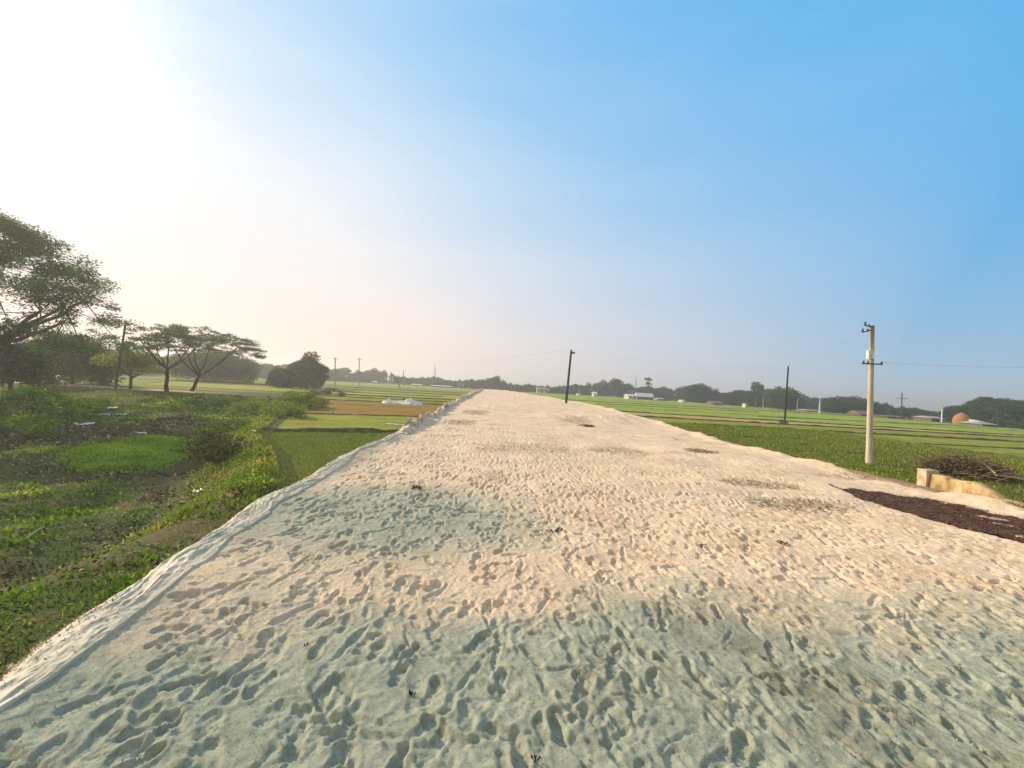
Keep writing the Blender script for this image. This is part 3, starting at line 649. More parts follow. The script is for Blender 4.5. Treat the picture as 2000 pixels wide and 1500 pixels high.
# notable trees: (px, base py, top py, width px, proto seed, kwargs, label, material)
def special(px, bpy_, tpy, wpx, seed, label, dist=None, z=-1.5, mat=None, **k):
    if dist: y = dist; x = atd(px, bpy_, y)[0]
    else: x, y = at(px, bpy_, z)
    zt = atd(px, tpy, y)[2]; h = zt-z; w = wpx/FPX*y
    if k.get('trunk_h', .35) < .2: k['skirt'] = 12
    mb, cr = broad_tree(h, w, seed=seed, mat=mat, **k)
    return place_tree('tree', mb, cr, (x, y, z-.03), label)
special(600, 758, 686, 82, 31, 'dark dense tree at the left field corner, left of two poles', per=190, size=.42, ncl=30, rs=.8, trunk_h=.12, flat_=.7)
special(553, 757, 712, 60, 32, 'low bushy dark tree growing against the dense field corner tree', per=180, size=.42, ncl=22, rs=.8, trunk_h=.05, flat_=.8)
special(255, 757, 672, 110, 33, 'yellow green small tree beside the leaning pole on the bank', dist=54.5, per=160, size=.28, ncl=18, trunk_h=.3, flat_=.5, mat=M_l_yel)
special(140, 760, 645, 150, 34, 'grey green bushy tree under the edge of the huge crown', dist=58, per=130, size=.35, ncl=26, trunk_h=.15)
special(20, 770, 640, 120, 35, 'dark bushy tree nearest the left edge', dist=44, per=130, size=.35, ncl=26, trunk_h=.08)
special(420, 752, 680, 150, 36, 'pale hazy tree standing behind the pair of rain trees', dist=105, per=120, size=.4, ncl=22, trunk_h=.1)
special(85, 750, 660, 120, 38, 'hazy rounded tree behind the left bank bushes', dist=85, per=110, size=.4, ncl=22, trunk_h=.1)
special(1265, 778, 737, 17, 41, 'tall thin tree rising above the village treeline', dist=225, per=60, size=.6, ncl=9, trunk_h=.68, flat_=.8)
special(1204, 776, 736, 22, 42, 'rounded taller tree poking above the line near the dark pole', dist=225, per=70, size=.6, ncl=12, trunk_h=.4, flat_=1)
special(1477, 795, 743, 24, 43, 'rounded tall tree top above the trees left of the slim dark pole', dist=158, per=90, size=.5, ncl=16, trunk_h=.42, flat_=1)
special(1535, 800, 754, 70, 44, 'broad domed tree directly behind the slim dark pole', dist=150, per=80, size=.5, ncl=22, trunk_h=.1)
special(1360, 786, 746, 60, 45, 'broad flat topped tree above the village houses', dist=200, per=80, size=.55, ncl=20, trunk_h=.15)
special(1945, 836, 771, 100, 46, 'large dark domed tree behind the haystack', dist=116, per=120, size=.4, ncl=30, trunk_h=.05)
special(2010, 838, 775, 90, 47, 'large dark domed tree at the right edge', dist=112, per=120, size=.4, ncl=26, trunk_h=.05)
special(1655, 805, 774, 95, 48, 'wide low dark tree between the two nearer right poles', dist=140, per=80, size=.5, ncl=24, trunk_h=.05)
special(966, 762, 732, 26, 49, 'pointed taller tree standing exactly beyond the end of the road', dist=235, per=70, size=.6, ncl=12, trunk_h=.2, flat_=1)

# shrubs
def shrub(name, px, bpy_, w, d, h, mat, label, cat='bush', z=None, per=500, size=.16, ncl=16, seed=0, dist=None, stems=True):
    random.seed(seed)
    if dist is None: x, y = at(px, bpy_, -1.5 if z is None else z)
    else: y = dist; x = atd(px, bpy_, y)[0]
    zz = tz(x, y)-.05; cl = []; mb = MB()
    for i in range(ncl):
        a_ = random.uniform(0, 6.28); f = math.sqrt(random.random()); r = h*random.uniform(.22, .4)
        c = (math.cos(a_)*w*.42*f, math.sin(a_)*d*.42*f, (h-r)*(1-.6*f*f)*random.uniform(.6, 1))
        cl.append((c, (r*1.2, r*1.2, r*.75))); limb(mb, (c[0]*.2, c[1]*.2, -.1), c, .03, .01, k=3, n_=4)
    e = empty(name, (x, y, zz), label, cat); mb.build('stems', M_bark, e)
    link_mesh('foliage', crown_mesh('foliage', cl, per, size, mat, .2, 1.6, .4), e); return e
shrub('bush', 575, 792, 6.5, 6, 2.1, M_l_bush, 'tall light green bush below the dark field corner tree', seed=1, dist=40, ncl=24)
shrub('bush', 520, 800, 5.5, 5, 1.8, M_l_bush, 'yellow green bush spilling over the ditch edge', seed=2, dist=33, ncl=22)
shrub('bush', 570, 815, 4, 4, 1.4, M_l_bush, 'rounded light green bush beside the rust coloured plot', seed=3, dist=31, ncl=18)
shrub('bush', 470, 825, 3.6, 3, .9, M_l_bush, 'low bright bush between the dark shrub and tall bushes', seed=4, dist=26, ncl=16)
shrub('bush', 640, 775, 6, 4, 1.6, M_l_dark, 'brown scrubby bush at the foot of the field corner tree', seed=5, dist=66, ncl=16)
shrub('shrub', 402, 868, 1.0, 1.2, 2.1, M_l_dark, 'dark brown upright shrub beside the lime green grass patch', seed=6, dist=18.6, ncl=12, per=330, size=.12)
shrub('shrub', 445, 880, 2.0, 1.8, 1.3, M_l_dark, 'dark low shrub on the ditch edge above the near field', seed=7, dist=16.5, ncl=18, per=300, size=.12)
shrub('shrub', 478, 950, 1.3, 1.6, .55, M_weed, 'leafy green weed clump on the bank by the near field', seed=8, dist=11.2, ncl=14, per=900, size=.09)
shrub('bush', 60, 790, 9, 6, 3.0, M_weed, 'large dark bush mass at the left edge of the ditch', seed=9, dist=31, ncl=30, per=330, size=.2)
shrub('bush', 170, 790, 7, 5, 1.7, M_weed, 'low dark bush left of the white litter', seed=10, dist=38, ncl=22, per=330, size=.2)
shrub('bush', 10, 830, 6, 5, 1.8, M_weed, 'dark bush lowest at the left edge of the picture', seed=11, dist=24, ncl=22, per=330, size=.18)
shrub('bush', 330, 800, 8, 4, .7, M_weed, 'dark bush on the bank below the upright rain tree', seed=12, dist=43, ncl=22, per=330, size=.22)
shrub('bush', 440, 800, 8, 4, .6, M_weed, 'dark bush on the bank below the slanting rain tree', seed=13, dist=44, ncl=22, per=330, size=.22)
shrub('bush', 1532, 828, 1.8, 1.5, .8, M_l_dark, 'brown weed tuft around the foot of the slim dark pole', seed=14, ncl=10, per=500, size=.14, dist=58)

# ------------------------------------------------------------------ poles
M_conc = noise_mat('pole_concrete', [(0.3, (0.44, 0.38, 0.27)), (0.6, (0.60, 0.53, 0.40)), (0.8, (0.68, 0.62, 0.5))], 2.5, detail=8, rough=.85, bump=.25, bscale=30, bdist=.01, stretch=(1, 1, .3))
M_dwood = noise_mat('dark_timber', [(0.3, (0.035, 0.03, 0.028)), (0.7, (0.08, 0.07, 0.06))], 4, stretch=(1, 1, .2), bump=.3)
M_gconc = flat('grey_concrete', (0.32, 0.30, 0.27))
M_steel = flat('dark_steel', (0.06, 0.06, 0.065), .5, .5)
M_white = flat('white_paint', (0.78, 0.76, 0.74), .5, .4, .05)
M_ins = flat('porcelain', (0.10, 0.06, 0.05), .25, .6)
def pole(bpx, bpy_, tpx, tpy, r0, r1, mat, label, dist=None, z=-1.5, square=False, arm=None, name='utility_pole', group=None):
    if dist: y = dist; x = atd(bpx, bpy_, y)[0]
    else: x, y = at(bpx, bpy_, z)
    X2, _, Z2 = atd(tpx, tpy, y)
    e = empty(name, (x, y, z), label, 'utility pole', group)
    top = Vector((X2-x, 0, Z2-z)); mb = MB()
    mb.tube([Vector((0, 0, -.6))-top*.02, top*.33, top*.66, top], [r0, r0*.67+r1*.33, r0*.33+r1*.67, r1], 4 if square else 14)
    mb.build('shaft', mat, e, smooth=not square)
    return e, top
eA, tA = pole(1697, 906, 1704, 636, .15, .105, M_conc, 'pale concrete pole with white box and short arms, nearest on the right')
yA = eA.location.y; yy_ = yA
mb = MB(); mb.box((-.17, -.12, tA.z*.785), (.30, .16, .40)); o = mb.build('meter_box', M_white, eA, loc=(tA.x*.785, 0, 0))
mb = MB(); mb.box((-.17, -.12, tA.z*.785+.215), (.34, .20, .03)); mb.build('lid', M_white, o)
mb = MB(); mb.box((-.17, -.206, tA.z*.785), (.02, .012, .06)); mb.build('latch', M_steel, o)
mb = MB(); mb.tube([(-.62, 0, tA.z*.720), (.48, 0, tA.z*.722)], .035, 6); ar = mb.build('cross_arm', M_steel, eA, loc=(tA.x*.72, -.16, 0))
for dx in (-.55, -.3, .42):
    mb = MB(); mb.tube([(dx, 0, tA.z*.72), (dx, 0, tA.z*.72+.06), (dx, 0, tA.z*.72+.1), (dx, 0, tA.z*.72+.16)], [.02, .05, .035, .045], 8); mb.build('insulator', M_ins, ar)
for (x0, z0, x1, z1) in ((-.62, .945, -.08, .965), (-.50, .995, -.05, .985)):
    mb = MB(); mb.tube([(x0, -.05, tA.z*z0), (x1, 0, tA.z*z1)], .03, 6); br = mb.build('bracket', M_steel, eA, loc=(tA.x, -.1, 0))
    mb = MB(); mb.tube([(x0, -.05, tA.z*z0-.03), (x0, -.05, tA.z*z0+.07), (x0, -.05, tA.z*z0+.10), (x0, -.05, tA.z*z0+.19)], [.03, .06, .035, .055], 8); mb.build('insulator', M_ins, br)
    xm = x0*.55; zm = z0*.45+z1*.55
    mb = MB(); mb.tube([(xm, -.03, tA.z*zm-.02), (xm, -.03, tA.z*zm+.06), (xm, -.03, tA.z*zm+.12)], [.03, .05, .04], 8); mb.build('insulator', M_ins, br)
mb = MB(); mb.tube([(tA.x*.785-.14, -.13, tA.z*.81), (tA.x*.85-.16, -.16, tA.z*.88), (tA.x*.95-.13, -.12, tA.z*.95)], .012, 5); mb.build('service_cable', M_steel, eA)
def fit(e, top, kind='pin'):
    mb = MB(); mb.tube([(top.x, 0, top.z-.02), (top.x, 0, top.z+.14)], .03, 6); mb.build('insulator', M_ins, e)
    if kind == 'side': mb = MB(); mb.box((top.x+.22, 0, top.z-.28), (.42, .14, .2)); mb.build('bracket', M_steel, e)
    if kind == 'arm': mb = MB(); mb.box((top.x, 0, top.z-.25), (1.6, .1, .1)); mb.build('cross_arm', M_steel, e)
eB, tB = pole(1532, 830, 1540, 716, .13, .09, M_dwood, 'slim dark pole standing in a brown weed tuft in the right field'); fit(eB, tB)
eC, tC = pole(1103, 813, 1116, 684, .15, .11, M_dwood, 'dark leaning pole behind the right rim of the road', dist=48); fit(eC, tC, 'side')
eH, tH = pole(225, 761, 246, 628, .14, .10, M_dwood, 'dark leaning pole among the trees on the left bank'); fit(eH, tH, 'side')
eD, tD = pole(654, 757, 655, 699, .17, .13, M_gconc, 'grey pole next to the dark field corner tree'); fit(eD, tD, 'arm')
eE, tE = pole(701, 757, 702, 700, .17, .13, M_gconc, 'grey pole halfway between the field corner tree and the slanting pole'); fit(eE, tE, 'arm')
pole(784, 758, 763, 727, .20, .14, M_dwood, 'thick dark pole slanting sharply in the left field')
eG, tG = pole(788, 757, 788, 723, .15, .12, M_gconc, 'small upright pole right beside the slanting pole'); fit(eG, tG)
for q, (a_, b_, c_) in enumerate(((905, 761, 741), (917, 761, 741))):
    pole(a_, b_, a_, c_, .14, .12, M_gconc, ('tiny pale pole far left of the road end' if q == 0 else 'tiny pale pole nearest the road end on the left'), dist=215)
ex, tx_ = pole(1761, 812, 1762, 767, .16, .12, M_dwood, 'dark pole with a wide crossarm between trees at right', dist=120)
mb = MB(); mb.box((tx_.x, 0, tx_.z*.78), (3.1, .12, .14)); mb.build('cross_arm', M_dwood, ex)
e_, t_ = pole(1839, 826, 1841, 793, .15, .11, M_white, 'white pole just left of the haystack', dist=107); fit(e_, t_)
e_, t_ = pole(1600, 812, 1602, 779, .16, .12, M_white, 'white pole in front of the gap in the right treeline', dist=125); fit(e_, t_)
pole(1491, 795, 1491, 775, .16, .12, M_gconc, 'short grey pole before the trees left of the slim dark pole', dist=140)
pole(1557, 800, 1559, 775, .14, .10, M_gconc, 'short grey pole right of the slim dark pole', dist=138)
# far lattice masts
def mast(px, bpy_, tpy, dist, label):
    x, y, _ = atd(px, bpy_, dist); zt = atd(px, tpy, dist)[2]; h = zt+1.5; mb = MB()
    for sx, sy in ((-1, -1), (1, -1), (1, 1), (-1, 1)): mb.tube([(sx*1.2, sy*1.2, 0), (sx*.15, sy*.15, h)], .13, 4)
    for k in range(10):
        f = k/10; w = 1.2-1.05*f; g = (k+1)/10; w2 = 1.2-1.05*g
        for s in (-1, 1): mb.tube([(s*w, -w, f*h), (-s*w2, -w2, g*h)], .07, 4)
    e = empty('radio_mast', (x, y, -1.5), label, 'radio mast'); mb.build('lattice', M_gconc, e)
    mb = MB(); mb.tube([(0, 0, h), (0, 0, h*1.06)], .06, 5); mb.build('antenna', M_steel, e)
mast(848, 755, 714, 420, 'faint thin radio mast above the distant trees left of the road end')
mast(1241, 770, 737, 420, 'faint thin radio mast above the village treeline')

# wires
def wire(p, q, sag, label, r=.003):
    k = 24; mb = MB(); mb.tube([Vector(p).lerp(Vector(q), i/k)-Vector((0, 0, sag*4*(i/k)*(1-i/k))) for i in range(k+1)], r, 4)
    o = mb.build('power_line', M_steel); tag(o, label, 'power line')
PA = eA.location+tA; PB = eB.location+tB; PC = eC.location+tC; PH = eH.location+tH; PD = eD.location+tD; PE = eE.location+tE
armA = eA.location+Vector((tA.x*.72+.42, -.16, tA.z*.72+.12))
wire(PB+Vector((0, 0, .1)), PA+Vector((-.62, -.15, -.3)), .5, 'thin power line from the slim dark pole to the concrete pole top')
wire(armA, (46, 17, 5.6), .55, 'thin sagging power line running right from the concrete pole')
wire(PC+Vector((0, 0, .1)), PB+Vector((0, 0, .1)), .8, 'thin power line from the leaning road pole to the slim dark pole', .003)
wire(PC+Vector((0, 0, .1)), PE+Vector((0, 0, .1)), 1.6, 'thin power line from the leaning road pole across to the left poles', .004)
wire(PH+Vector((0, 0, .1)), PD+Vector((0, 0, .1)), 1.2, 'thin power line from the left bank pole to the grey poles', .004)

# ------------------------------------------------------------------ village
M_dull = flat('dull_tin', (0.36, 0.34, 0.31), .6, .3, .1, 1); M_wall = flat('lime_wall', (0.62, 0.58, 0.48), .9, .1); M_tin = flat('tin_roof', (0.66, 0.63, 0.62), .45, .4, .08, 1); M_brick = flat('mud_wall', (0.20, 0.13, 0.085), .9, .1)
M_rust = flat('rust_roof', (0.22, 0.12, 0.08), .7, .2); M_win = flat('dark_opening', (0.02, 0.02, 0.025), .4, .4); M_thatch = noise_mat('straw', [(0.3, (0.30, 0.14, 0.04)), (0.6, (0.42, 0.21, 0.06)), (0.8, (0.5, 0.3, 0.1))], 8, bump=.8, bscale=30, stretch=(1, 1, .3))
def house(px, bpy_, wpx, hpx, label, wall, roofm, dist=None, roof_h=.35, depth=5, rz=0, nwin=3, name='house', flat_roof=False, z=-1.5):
    if dist: y = dist; x = atd(px, bpy_, y)[0]
    else: x, y = at(px, bpy_, z)
    w = wpx/FPX*y; h = hpx/FPX*y; hw = h*(1-roof_h)
    e = empty(name, (x, y, z), label, 'house' if name == 'house' else 'shed', rz=rz)
    mb = MB(); mb.box((0, 0, hw/2), (w, depth, hw)); mb.build('wall', wall, e)
    mb = MB()
    if flat_roof: mb.box((0, 0, hw+.12), (w*1.05, depth*1.08, .24)); mb.box((0, 0, hw+.3), (w*.5, depth*.5, .12))
    else:
        a_, b_ = w/2+.35, depth/2+.4; rh = h-hw; zb = hw-.05
        mb.add([(-a_, -b_, zb), (a_, -b_, zb), (a_, b_, zb), (-a_, b_, zb), (-a_, 0, zb+rh), (a_, 0, zb+rh)], [(0, 1, 5, 4), (2, 3, 4, 5), (0, 4, 3), (1, 2, 5), (3, 2, 1, 0)])
    mb.build('roof', roofm, e)
    for i in range(nwin):
        xx = -w/2+w*(i+.5)/nwin; door = i == nwin//2
        mb = MB(); mb.box((xx, -depth/2-.02, hw*(.40 if door else .55)), (min(.9, w*.14), .08, hw*(.78 if door else .35)))
        mb.build('door' if door else 'window', M_win, e)
    return e
house(1058, 763, 19, 11, 'white two storey house beyond the right rim near the road end', M_wall, M_wall, dist=228, flat_roof=True, roof_h=.1, nwin=5)
house(1161, 772, 6, 9, 'tiny white house standing alone left of the cream house', M_wall, M_tin, dist=215, nwin=1)
house(1129, 771, 4, 4, 'tiniest white hut nearest the dark leaning pole', M_wall, M_tin, dist=215, nwin=1)
house(1231, 781, 17, 10, 'cream walled house with pale roof in the village', M_wall, M_tin, dist=195, nwin=2, rz=.15)
house(1257, 781, 30, 13, 'long house with bright pale tin roof in the village', M_brick, M_tin, dist=202, roof_h=.55, nwin=4)
house(1287, 779, 12, 5, 'low white shed right of the long tin roofed house', M_wall, M_tin, dist=205, name='shed', nwin=2)
house(1331, 784, 4, 5, 'tiny white shed under the broad flat topped tree', M_wall, M_tin, dist=190, name='shed', nwin=1)
house(1396, 791, 18, 8, 'pinkish brown low house among trees right of the tin roof', M_brick, M_rust, dist=165, nwin=3, roof_h=.5)
house(1455, 795, 5, 7, 'narrow white hut under the rounded tall tree top', M_wall, M_dull, dist=152, nwin=1, depth=2, flat_roof=True, roof_h=.1)
house(1577, 804, 20, 5, 'low grey shed right of the slim dark pole', M_brick, M_dull, dist=140, name='shed')
house(1680, 812, 24, 10, 'reddish roofed hut left of the concrete pole', M_brick, M_rust, dist=128, roof_h=.65)
house(1735, 815, 34, 5, 'long low brown house right of the concrete pole', M_brick, M_rust, dist=122, roof_h=.4, nwin=5)
house(1812, 822, 22, 10, 'brown house with grey roof left of the white pole', M_brick, M_dull, dist=112, roof_h=.35, nwin=3)
house(1908, 829, 26, 8, 'low grey tin shed right of the haystack', M_brick, M_dull, dist=98, roof_h=.5, name='shed')
house(1895, 827, 7, 11, 'small pale hut touching the haystack', M_wall, M_tin, dist=101, nwin=1)
house(733, 748, 6, 5, 'small pale house in the hazy trees right of the two grey poles', M_wall, M_tin, dist=240, nwin=1)
house(815, 755, 18, 4, 'white roofed shed in haze right of the slanting pole', M_wall, M_tin, dist=235, name='shed')
house(863, 756, 38, 4, 'long pinkish low shed far left of the road end', M_brick, M_tin, dist=230, name='shed', nwin=5)
house(505, 741, 10, 5, 'pale house in haze left of the field corner tree', M_wall, M_tin, dist=230, nwin=2)
house(128, 750, 16, 7, 'pale hut glimpsed between the left bank trees', M_wall, M_tin, dist=75, nwin=2, roof_h=.4)
# haystack
x, y = at(1878, 828, -1.5); Rr = 12.5/FPX*y; Hh = 22.5/FPX*y
prof = [(1.0, 0), (1.03, .15), (1.05, .35), (1.0, .5), (.8, .68), (.5, .84), (.2, .95), (.03, 1.0)]
V = []; F = []
for i, (r, z_) in enumerate(prof):
    for k in range(28): V.append((math.cos(k/28*6.2832)*r*Rr*random.uniform(.985, 1.015), math.sin(k/28*6.2832)*r*Rr*random.uniform(.985, 1.015), z_*Hh))
for i in range(len(prof)-1):
    for k in range(28): F.append((i*28+k, i*28+(k+1) % 28, (i+1)*28+(k+1) % 28, (i+1)*28+k))
e = empty('haystack', (x, y, -1.5), 'domed orange straw haystack at the edge of the right field', 'haystack')
mb = MB(); mb.add(V, F); mb.build('straw', M_thatch, e, smooth=True)
mb = MB(); mb.tube([(0, 0, Hh*.9), (0, 0, Hh*1.08)], .05, 6); mb.build('centre_pole', M_dwood, e)
# bamboo fence by the tin roofed house
mb = MB(); x0, y0 = atd(1277, 782, 185)[:2]; x1, y1 = atd(1304, 783, 178)[:2]
e = empty('fence', (x0, y0, -1.5), 'thin brown stick fence right of the tin roofed houses', 'fence')
for i in range(20): mb.tube([((x1-x0)*i/19, (y1-y0)*i/19, 0), ((x1-x0)*i/19, (y1-y0)*i/19, 1.3)], .06, 4)
mb.build('post_row', M_dwood, e); mb = MB()
for z_ in (.4, 1.0): mb.tube([(0, -.08, z_), (x1-x0, y1-y0-.08, z_)], .04, 4)
mb.build('rail', M_dwood, e)

# ------------------------------------------------------------------ low concrete wall at the right, brush, brown litter
print('details')
M_wallc = noise_mat('stained_concrete', [(0.32, (0.20, 0.13, 0.05)), (0.46, (0.44, 0.30, 0.13)), (0.58, (0.54, 0.42, 0.24)), (0.7, (0.66, 0.56, 0.38))], 4, detail=8, bump=.5, bscale=14, bdist=.02, stretch=(1, 1, .5))
e = empty('concrete_wall', (11.2, 9.0, -.55), 'low stained concrete wall on the right verge by the brush heap', 'wall')
k = 60; s = np.linspace(0, 1, k); yy = -2.6+4.9*s
cx = fbm(yy*1.1, yy*0, 300, 3)*.05; topz = .50+.06*fbm(yy*3, yy*0, 301, 3)-(.34+.10*fbm(yy*4, yy*0+3, 305, 3))*(1-sstep(.1, 1.3, yy))
rows = []
for i in range(k):
    rows.append([(cx[i]-.13, yy[i], -.3), (cx[i]-.12+fbm(np.array([yy[i]*5]), np.array([2.]), 303, 2)[0]*.02, yy[i], topz[i]*.5), (cx[i]-.11, yy[i], topz[i]-.02), (cx[i]-.09, yy[i], topz[i]), (cx[i]+.09, yy[i], topz[i]), (cx[i]+.11, yy[i], topz[i]-.02), (cx[i]+.12, yy[i], -.5)])
V = np.array(rows).reshape(-1, 3); me = np_mesh('wall_face', V, grid_faces(k, 7), M_wallc, smooth=False); link_mesh('wall_face', me, e)
mb = MB(); mb.box((-.02, 2.44, .13), (.34, .26, .92)); mb.build('end_post', noise_mat('pale_concrete', [(.35, (.36, .27, .15)), (.55, (.56, .46, .31)), (.7, (.68, .60, .46))], 5, bump=.5), e)
# brush heap
random.seed(5)
hx, hy = at(1885, 932, -1.5); hz = tz(hx, hy); e = empty('brush_heap', (hx, hy, hz), 'heap of brown dead branches behind the low concrete wall', 'brush heap')
mb = MB()
for i in range(260):
    a_ = random.uniform(0, 6.28); r = random.uniform(0, 1.6); ln = random.uniform(.6, 1.6); b_ = random.uniform(0, 6.28)
    p = Vector((math.cos(a_)*r, math.sin(a_)*r*.8, random.uniform(0, 1.0)*(1-r/2.0))); d = Vector((math.cos(b_), math.sin(b_), random.uniform(-.1, .5)))*ln
    mb.tube([p, p+d*.5+Vector((0, 0, random.uniform(-.05, .1))), p+d], [.02, .015, .007], 4, False)
mb.build('twigs', flat('dead_twig', (0.26, 0.16, 0.09)), e)
P = ell_points(9000, (0, 0, .25), (1.9, 1.4, .75), .2); P[:, 2] = np.maximum(P[:, 2], 0)
V = leaves(P, .13, 0, 1.8); link_mesh('dead_leaves', np_mesh('dead_leaves', V, np.arange(len(V)).reshape(-1, 4), leaf_mat('brown_leaf', [(0, (.09, .05, .025)), (.6, (.18, .10, .05)), (1, (.14, .15, .05))], .2), tone=rng.random(len(P))), e)
def pt(px, py, y): return atd(px, py, y)
mb = MB(); mb.tube([Vector(pt(a_, b_, c_)) for a_, b_, c_ in ((1865, 883, hy-1.2), (1893, 889, hy-1.3), (1915, 901, hy-1.4), (1932, 914, hy-1.5), (1943, 924, hy-1.6))], [.02, .03, .033, .036, .04], 7)
tag(mb.build('branch', flat('pale_branch', (.42, .33, .22)), smooth=True), 'pale curved branch arching over the brush heap', 'branch')
mb = MB(); mb.tube([Vector(pt(a_, b_, c_)) for a_, b_, c_ in ((1945, 928, hy-1.7), (1975, 932, hy-1.8), (2005, 938, hy-1.9), (2040, 944, hy-2))], [.045, .04, .035, .03], 7)
tag(mb.build('branch', flat('pale_branch', (.42, .33, .22)), smooth=True), 'pale straight branch lying right of the curved one', 'branch')
# yellowish dry grass clump at end of wall
def tuft_points(cx, cy, rx_, ry_, k):
    a_ = rng.uniform(0, 6.28, k); r = np.sqrt(rng.random(k)); x = cx+np.cos(a_)*r*rx_; y = cy+np.sin(a_)*r*ry_
    return np.stack([x, y, terrain(x, y)], -1)
M_dryg = leaf_mat('dry_grass', [(0, (.22, .15, .05)), (.6, (.36, .25, .09)), (1, (.46, .35, .16))], .3)
P = np.concatenate([tuft_points(10.7, 8.3, .7, 1.6, 2600), tuft_points(11.6, 7.5, .8, 1.2, 1800)])
o = scatter_quads('dry_grass', P, rng.uniform(.06, .16, len(P)), .6, M_dryg, 5); tag(o, kind='stuff')
# brown litter hollow on the sand
POLY = [(6.62, 9.0), (6.6, 7.6), (6.5, 6.6), (6.6, 5.4), (6.7, 4.4), (6.9, 3.4), (8.75, 3.2), (8.6, 5.6), (8.4, 6.9), (8.25, 8.0), (7.5, 8.5)]
gx, gy = np.meshgrid(np.linspace(6.2, 9.0, 200), np.linspace(3.0, 9.2, 420)); ins = in_poly((gx+fbm(gx*2.5, gy*2.5, 401, 3)*.16).ravel(), (gy+fbm(gx*2.5, gy*2.5, 402, 3)*.16).ravel(), POLY).reshape(gx.shape)
lz = np.array([[road_z(a_, b_) for a_ in gx[0, ::4]] for b_ in gy[::6, 0]])
from numpy import interp
lzf = np.stack([interp(gx[0], gx[0, ::4], row) for row in lz]); lzf = np.stack([interp(gy[:, 0], gy[::6, 0], lzf[:, j]) for j in range(lzf.shape[1])], 1)
zz = lzf+.015+np.abs(fbm(gx*4, gy*4, 403, 4))*.05
fc = grid_faces(*gx.shape); keep = ins[:-1, :-1].ravel() & ins[1:, 1:].ravel(); fc = fc[keep]
V = np.stack([gx, gy, zz], -1).reshape(-1, 3); used = np.unique(fc); mp_ = -np.ones(len(V), int); mp_[used] = np.arange(len(used))
me = np_mesh('litter_patch', V[used], mp_[fc], noise_mat('peaty_litter', [(0.3, (0.05, 0.024, 0.015)), (0.55, (0.11, 0.052, 0.033)), (0.75, (0.19, 0.10, 0.065))], 9, detail=9, bump=1, bscale=30, bdist=.03), smooth=True)
tag(link_mesh('litter_patch', me), kind='structure')
k = 44000; x = rng.uniform(6.0, 9.2, k); y = rng.uniform(2.6, 9.5, k); q = in_poly(x+rng.normal(0, .13, k)*rng.random(k)+fbm(x*2.5, y*2.5, 401, 3)*.16, y+fbm(x*2.5, y*2.5, 402, 3)*.16, POLY); x, y = x[q], y[q]
z = np.array([road_z(a_, b_) for a_, b_ in zip(x, y)])+.03
tag(scatter_quads('leaf_litter', np.stack([x, y, z], -1), rng.uniform(.008, .032, len(x)), .2, leaf_mat('litter_leaf', [(0, (.05, .025, .016)), (.55, (.13, .062, .04)), (.9, (.22, .12, .08)), (1, (.38, .27, .19))], .1), 2.2), kind='stuff')
# scraps lying on the brown litter
def scrap(name, x, y, w, d, mat, label, cat, rz=0, zf=None, h=.05, seed=0, curl=.5):
    zb = (zf or tz)(x, y); gx, gy = np.meshgrid(np.linspace(-.5, .5, 14), np.linspace(-.5, .5, 14))
    wob = 1+.35*fbm(np.arctan2(gy, gx)*1.5+seed, gx*0, seed, 3)
    X = gx*w*wob; Y = gy*d*wob; Z = np.abs(fbm(gx*3+seed, gy*3, seed, 3))*h*2+.01+curl*h*(np.abs(gx)+np.abs(gy))*rng.random()
    me = np_mesh(name, np.stack([X, Y, Z], -1).reshape(-1, 3), grid_faces(14, 14), mat, smooth=True)
    o = link_mesh(name, me, None, (x, y, zb+.015)); o.rotation_euler.z = rz; md = o.modifiers.new('thickness', 'SOLIDIFY'); md.thickness = .003
    return tag(o, label, cat)
M_plas = noise_mat('white_plastic', [(0.3, (0.62, 0.61, 0.58)), (0.7, (0.82, 0.81, 0.78))], 6, rough=.5, spec=.4, bump=.4, bscale=20)
M_pink = flat('pale_scrap', (.46, .32, .25), .8)
for i, (px_, py_, w_, d_, lab) in enumerate(((1846, 990, .10, .07, 'small pale paper scrap in the middle of the brown litter'), (1908, 1001, .26, .05, 'long pinkish scrap on the brown litter'), (1940, 1019, .30, .06, 'longest pale strip of scrap on the brown litter'), (1996, 1055, .10, .08, 'pale scrap at the lower right corner of the brown litter'), (1963, 1030, .22, .05, 'thin pale strip below the longest one on the brown litter'), (1790, 978, .10, .08, 'pinkish scrap near the narrow end of the brown litter'))):
    x, y = at(px_, py_, -.06); scrap('scrap', x, y, w_, d_, M_pink, lab, 'scrap', rz=-.7, zf=lambda a_, b_: road_z(a_, b_)+.05, h=.02, seed=500+i)
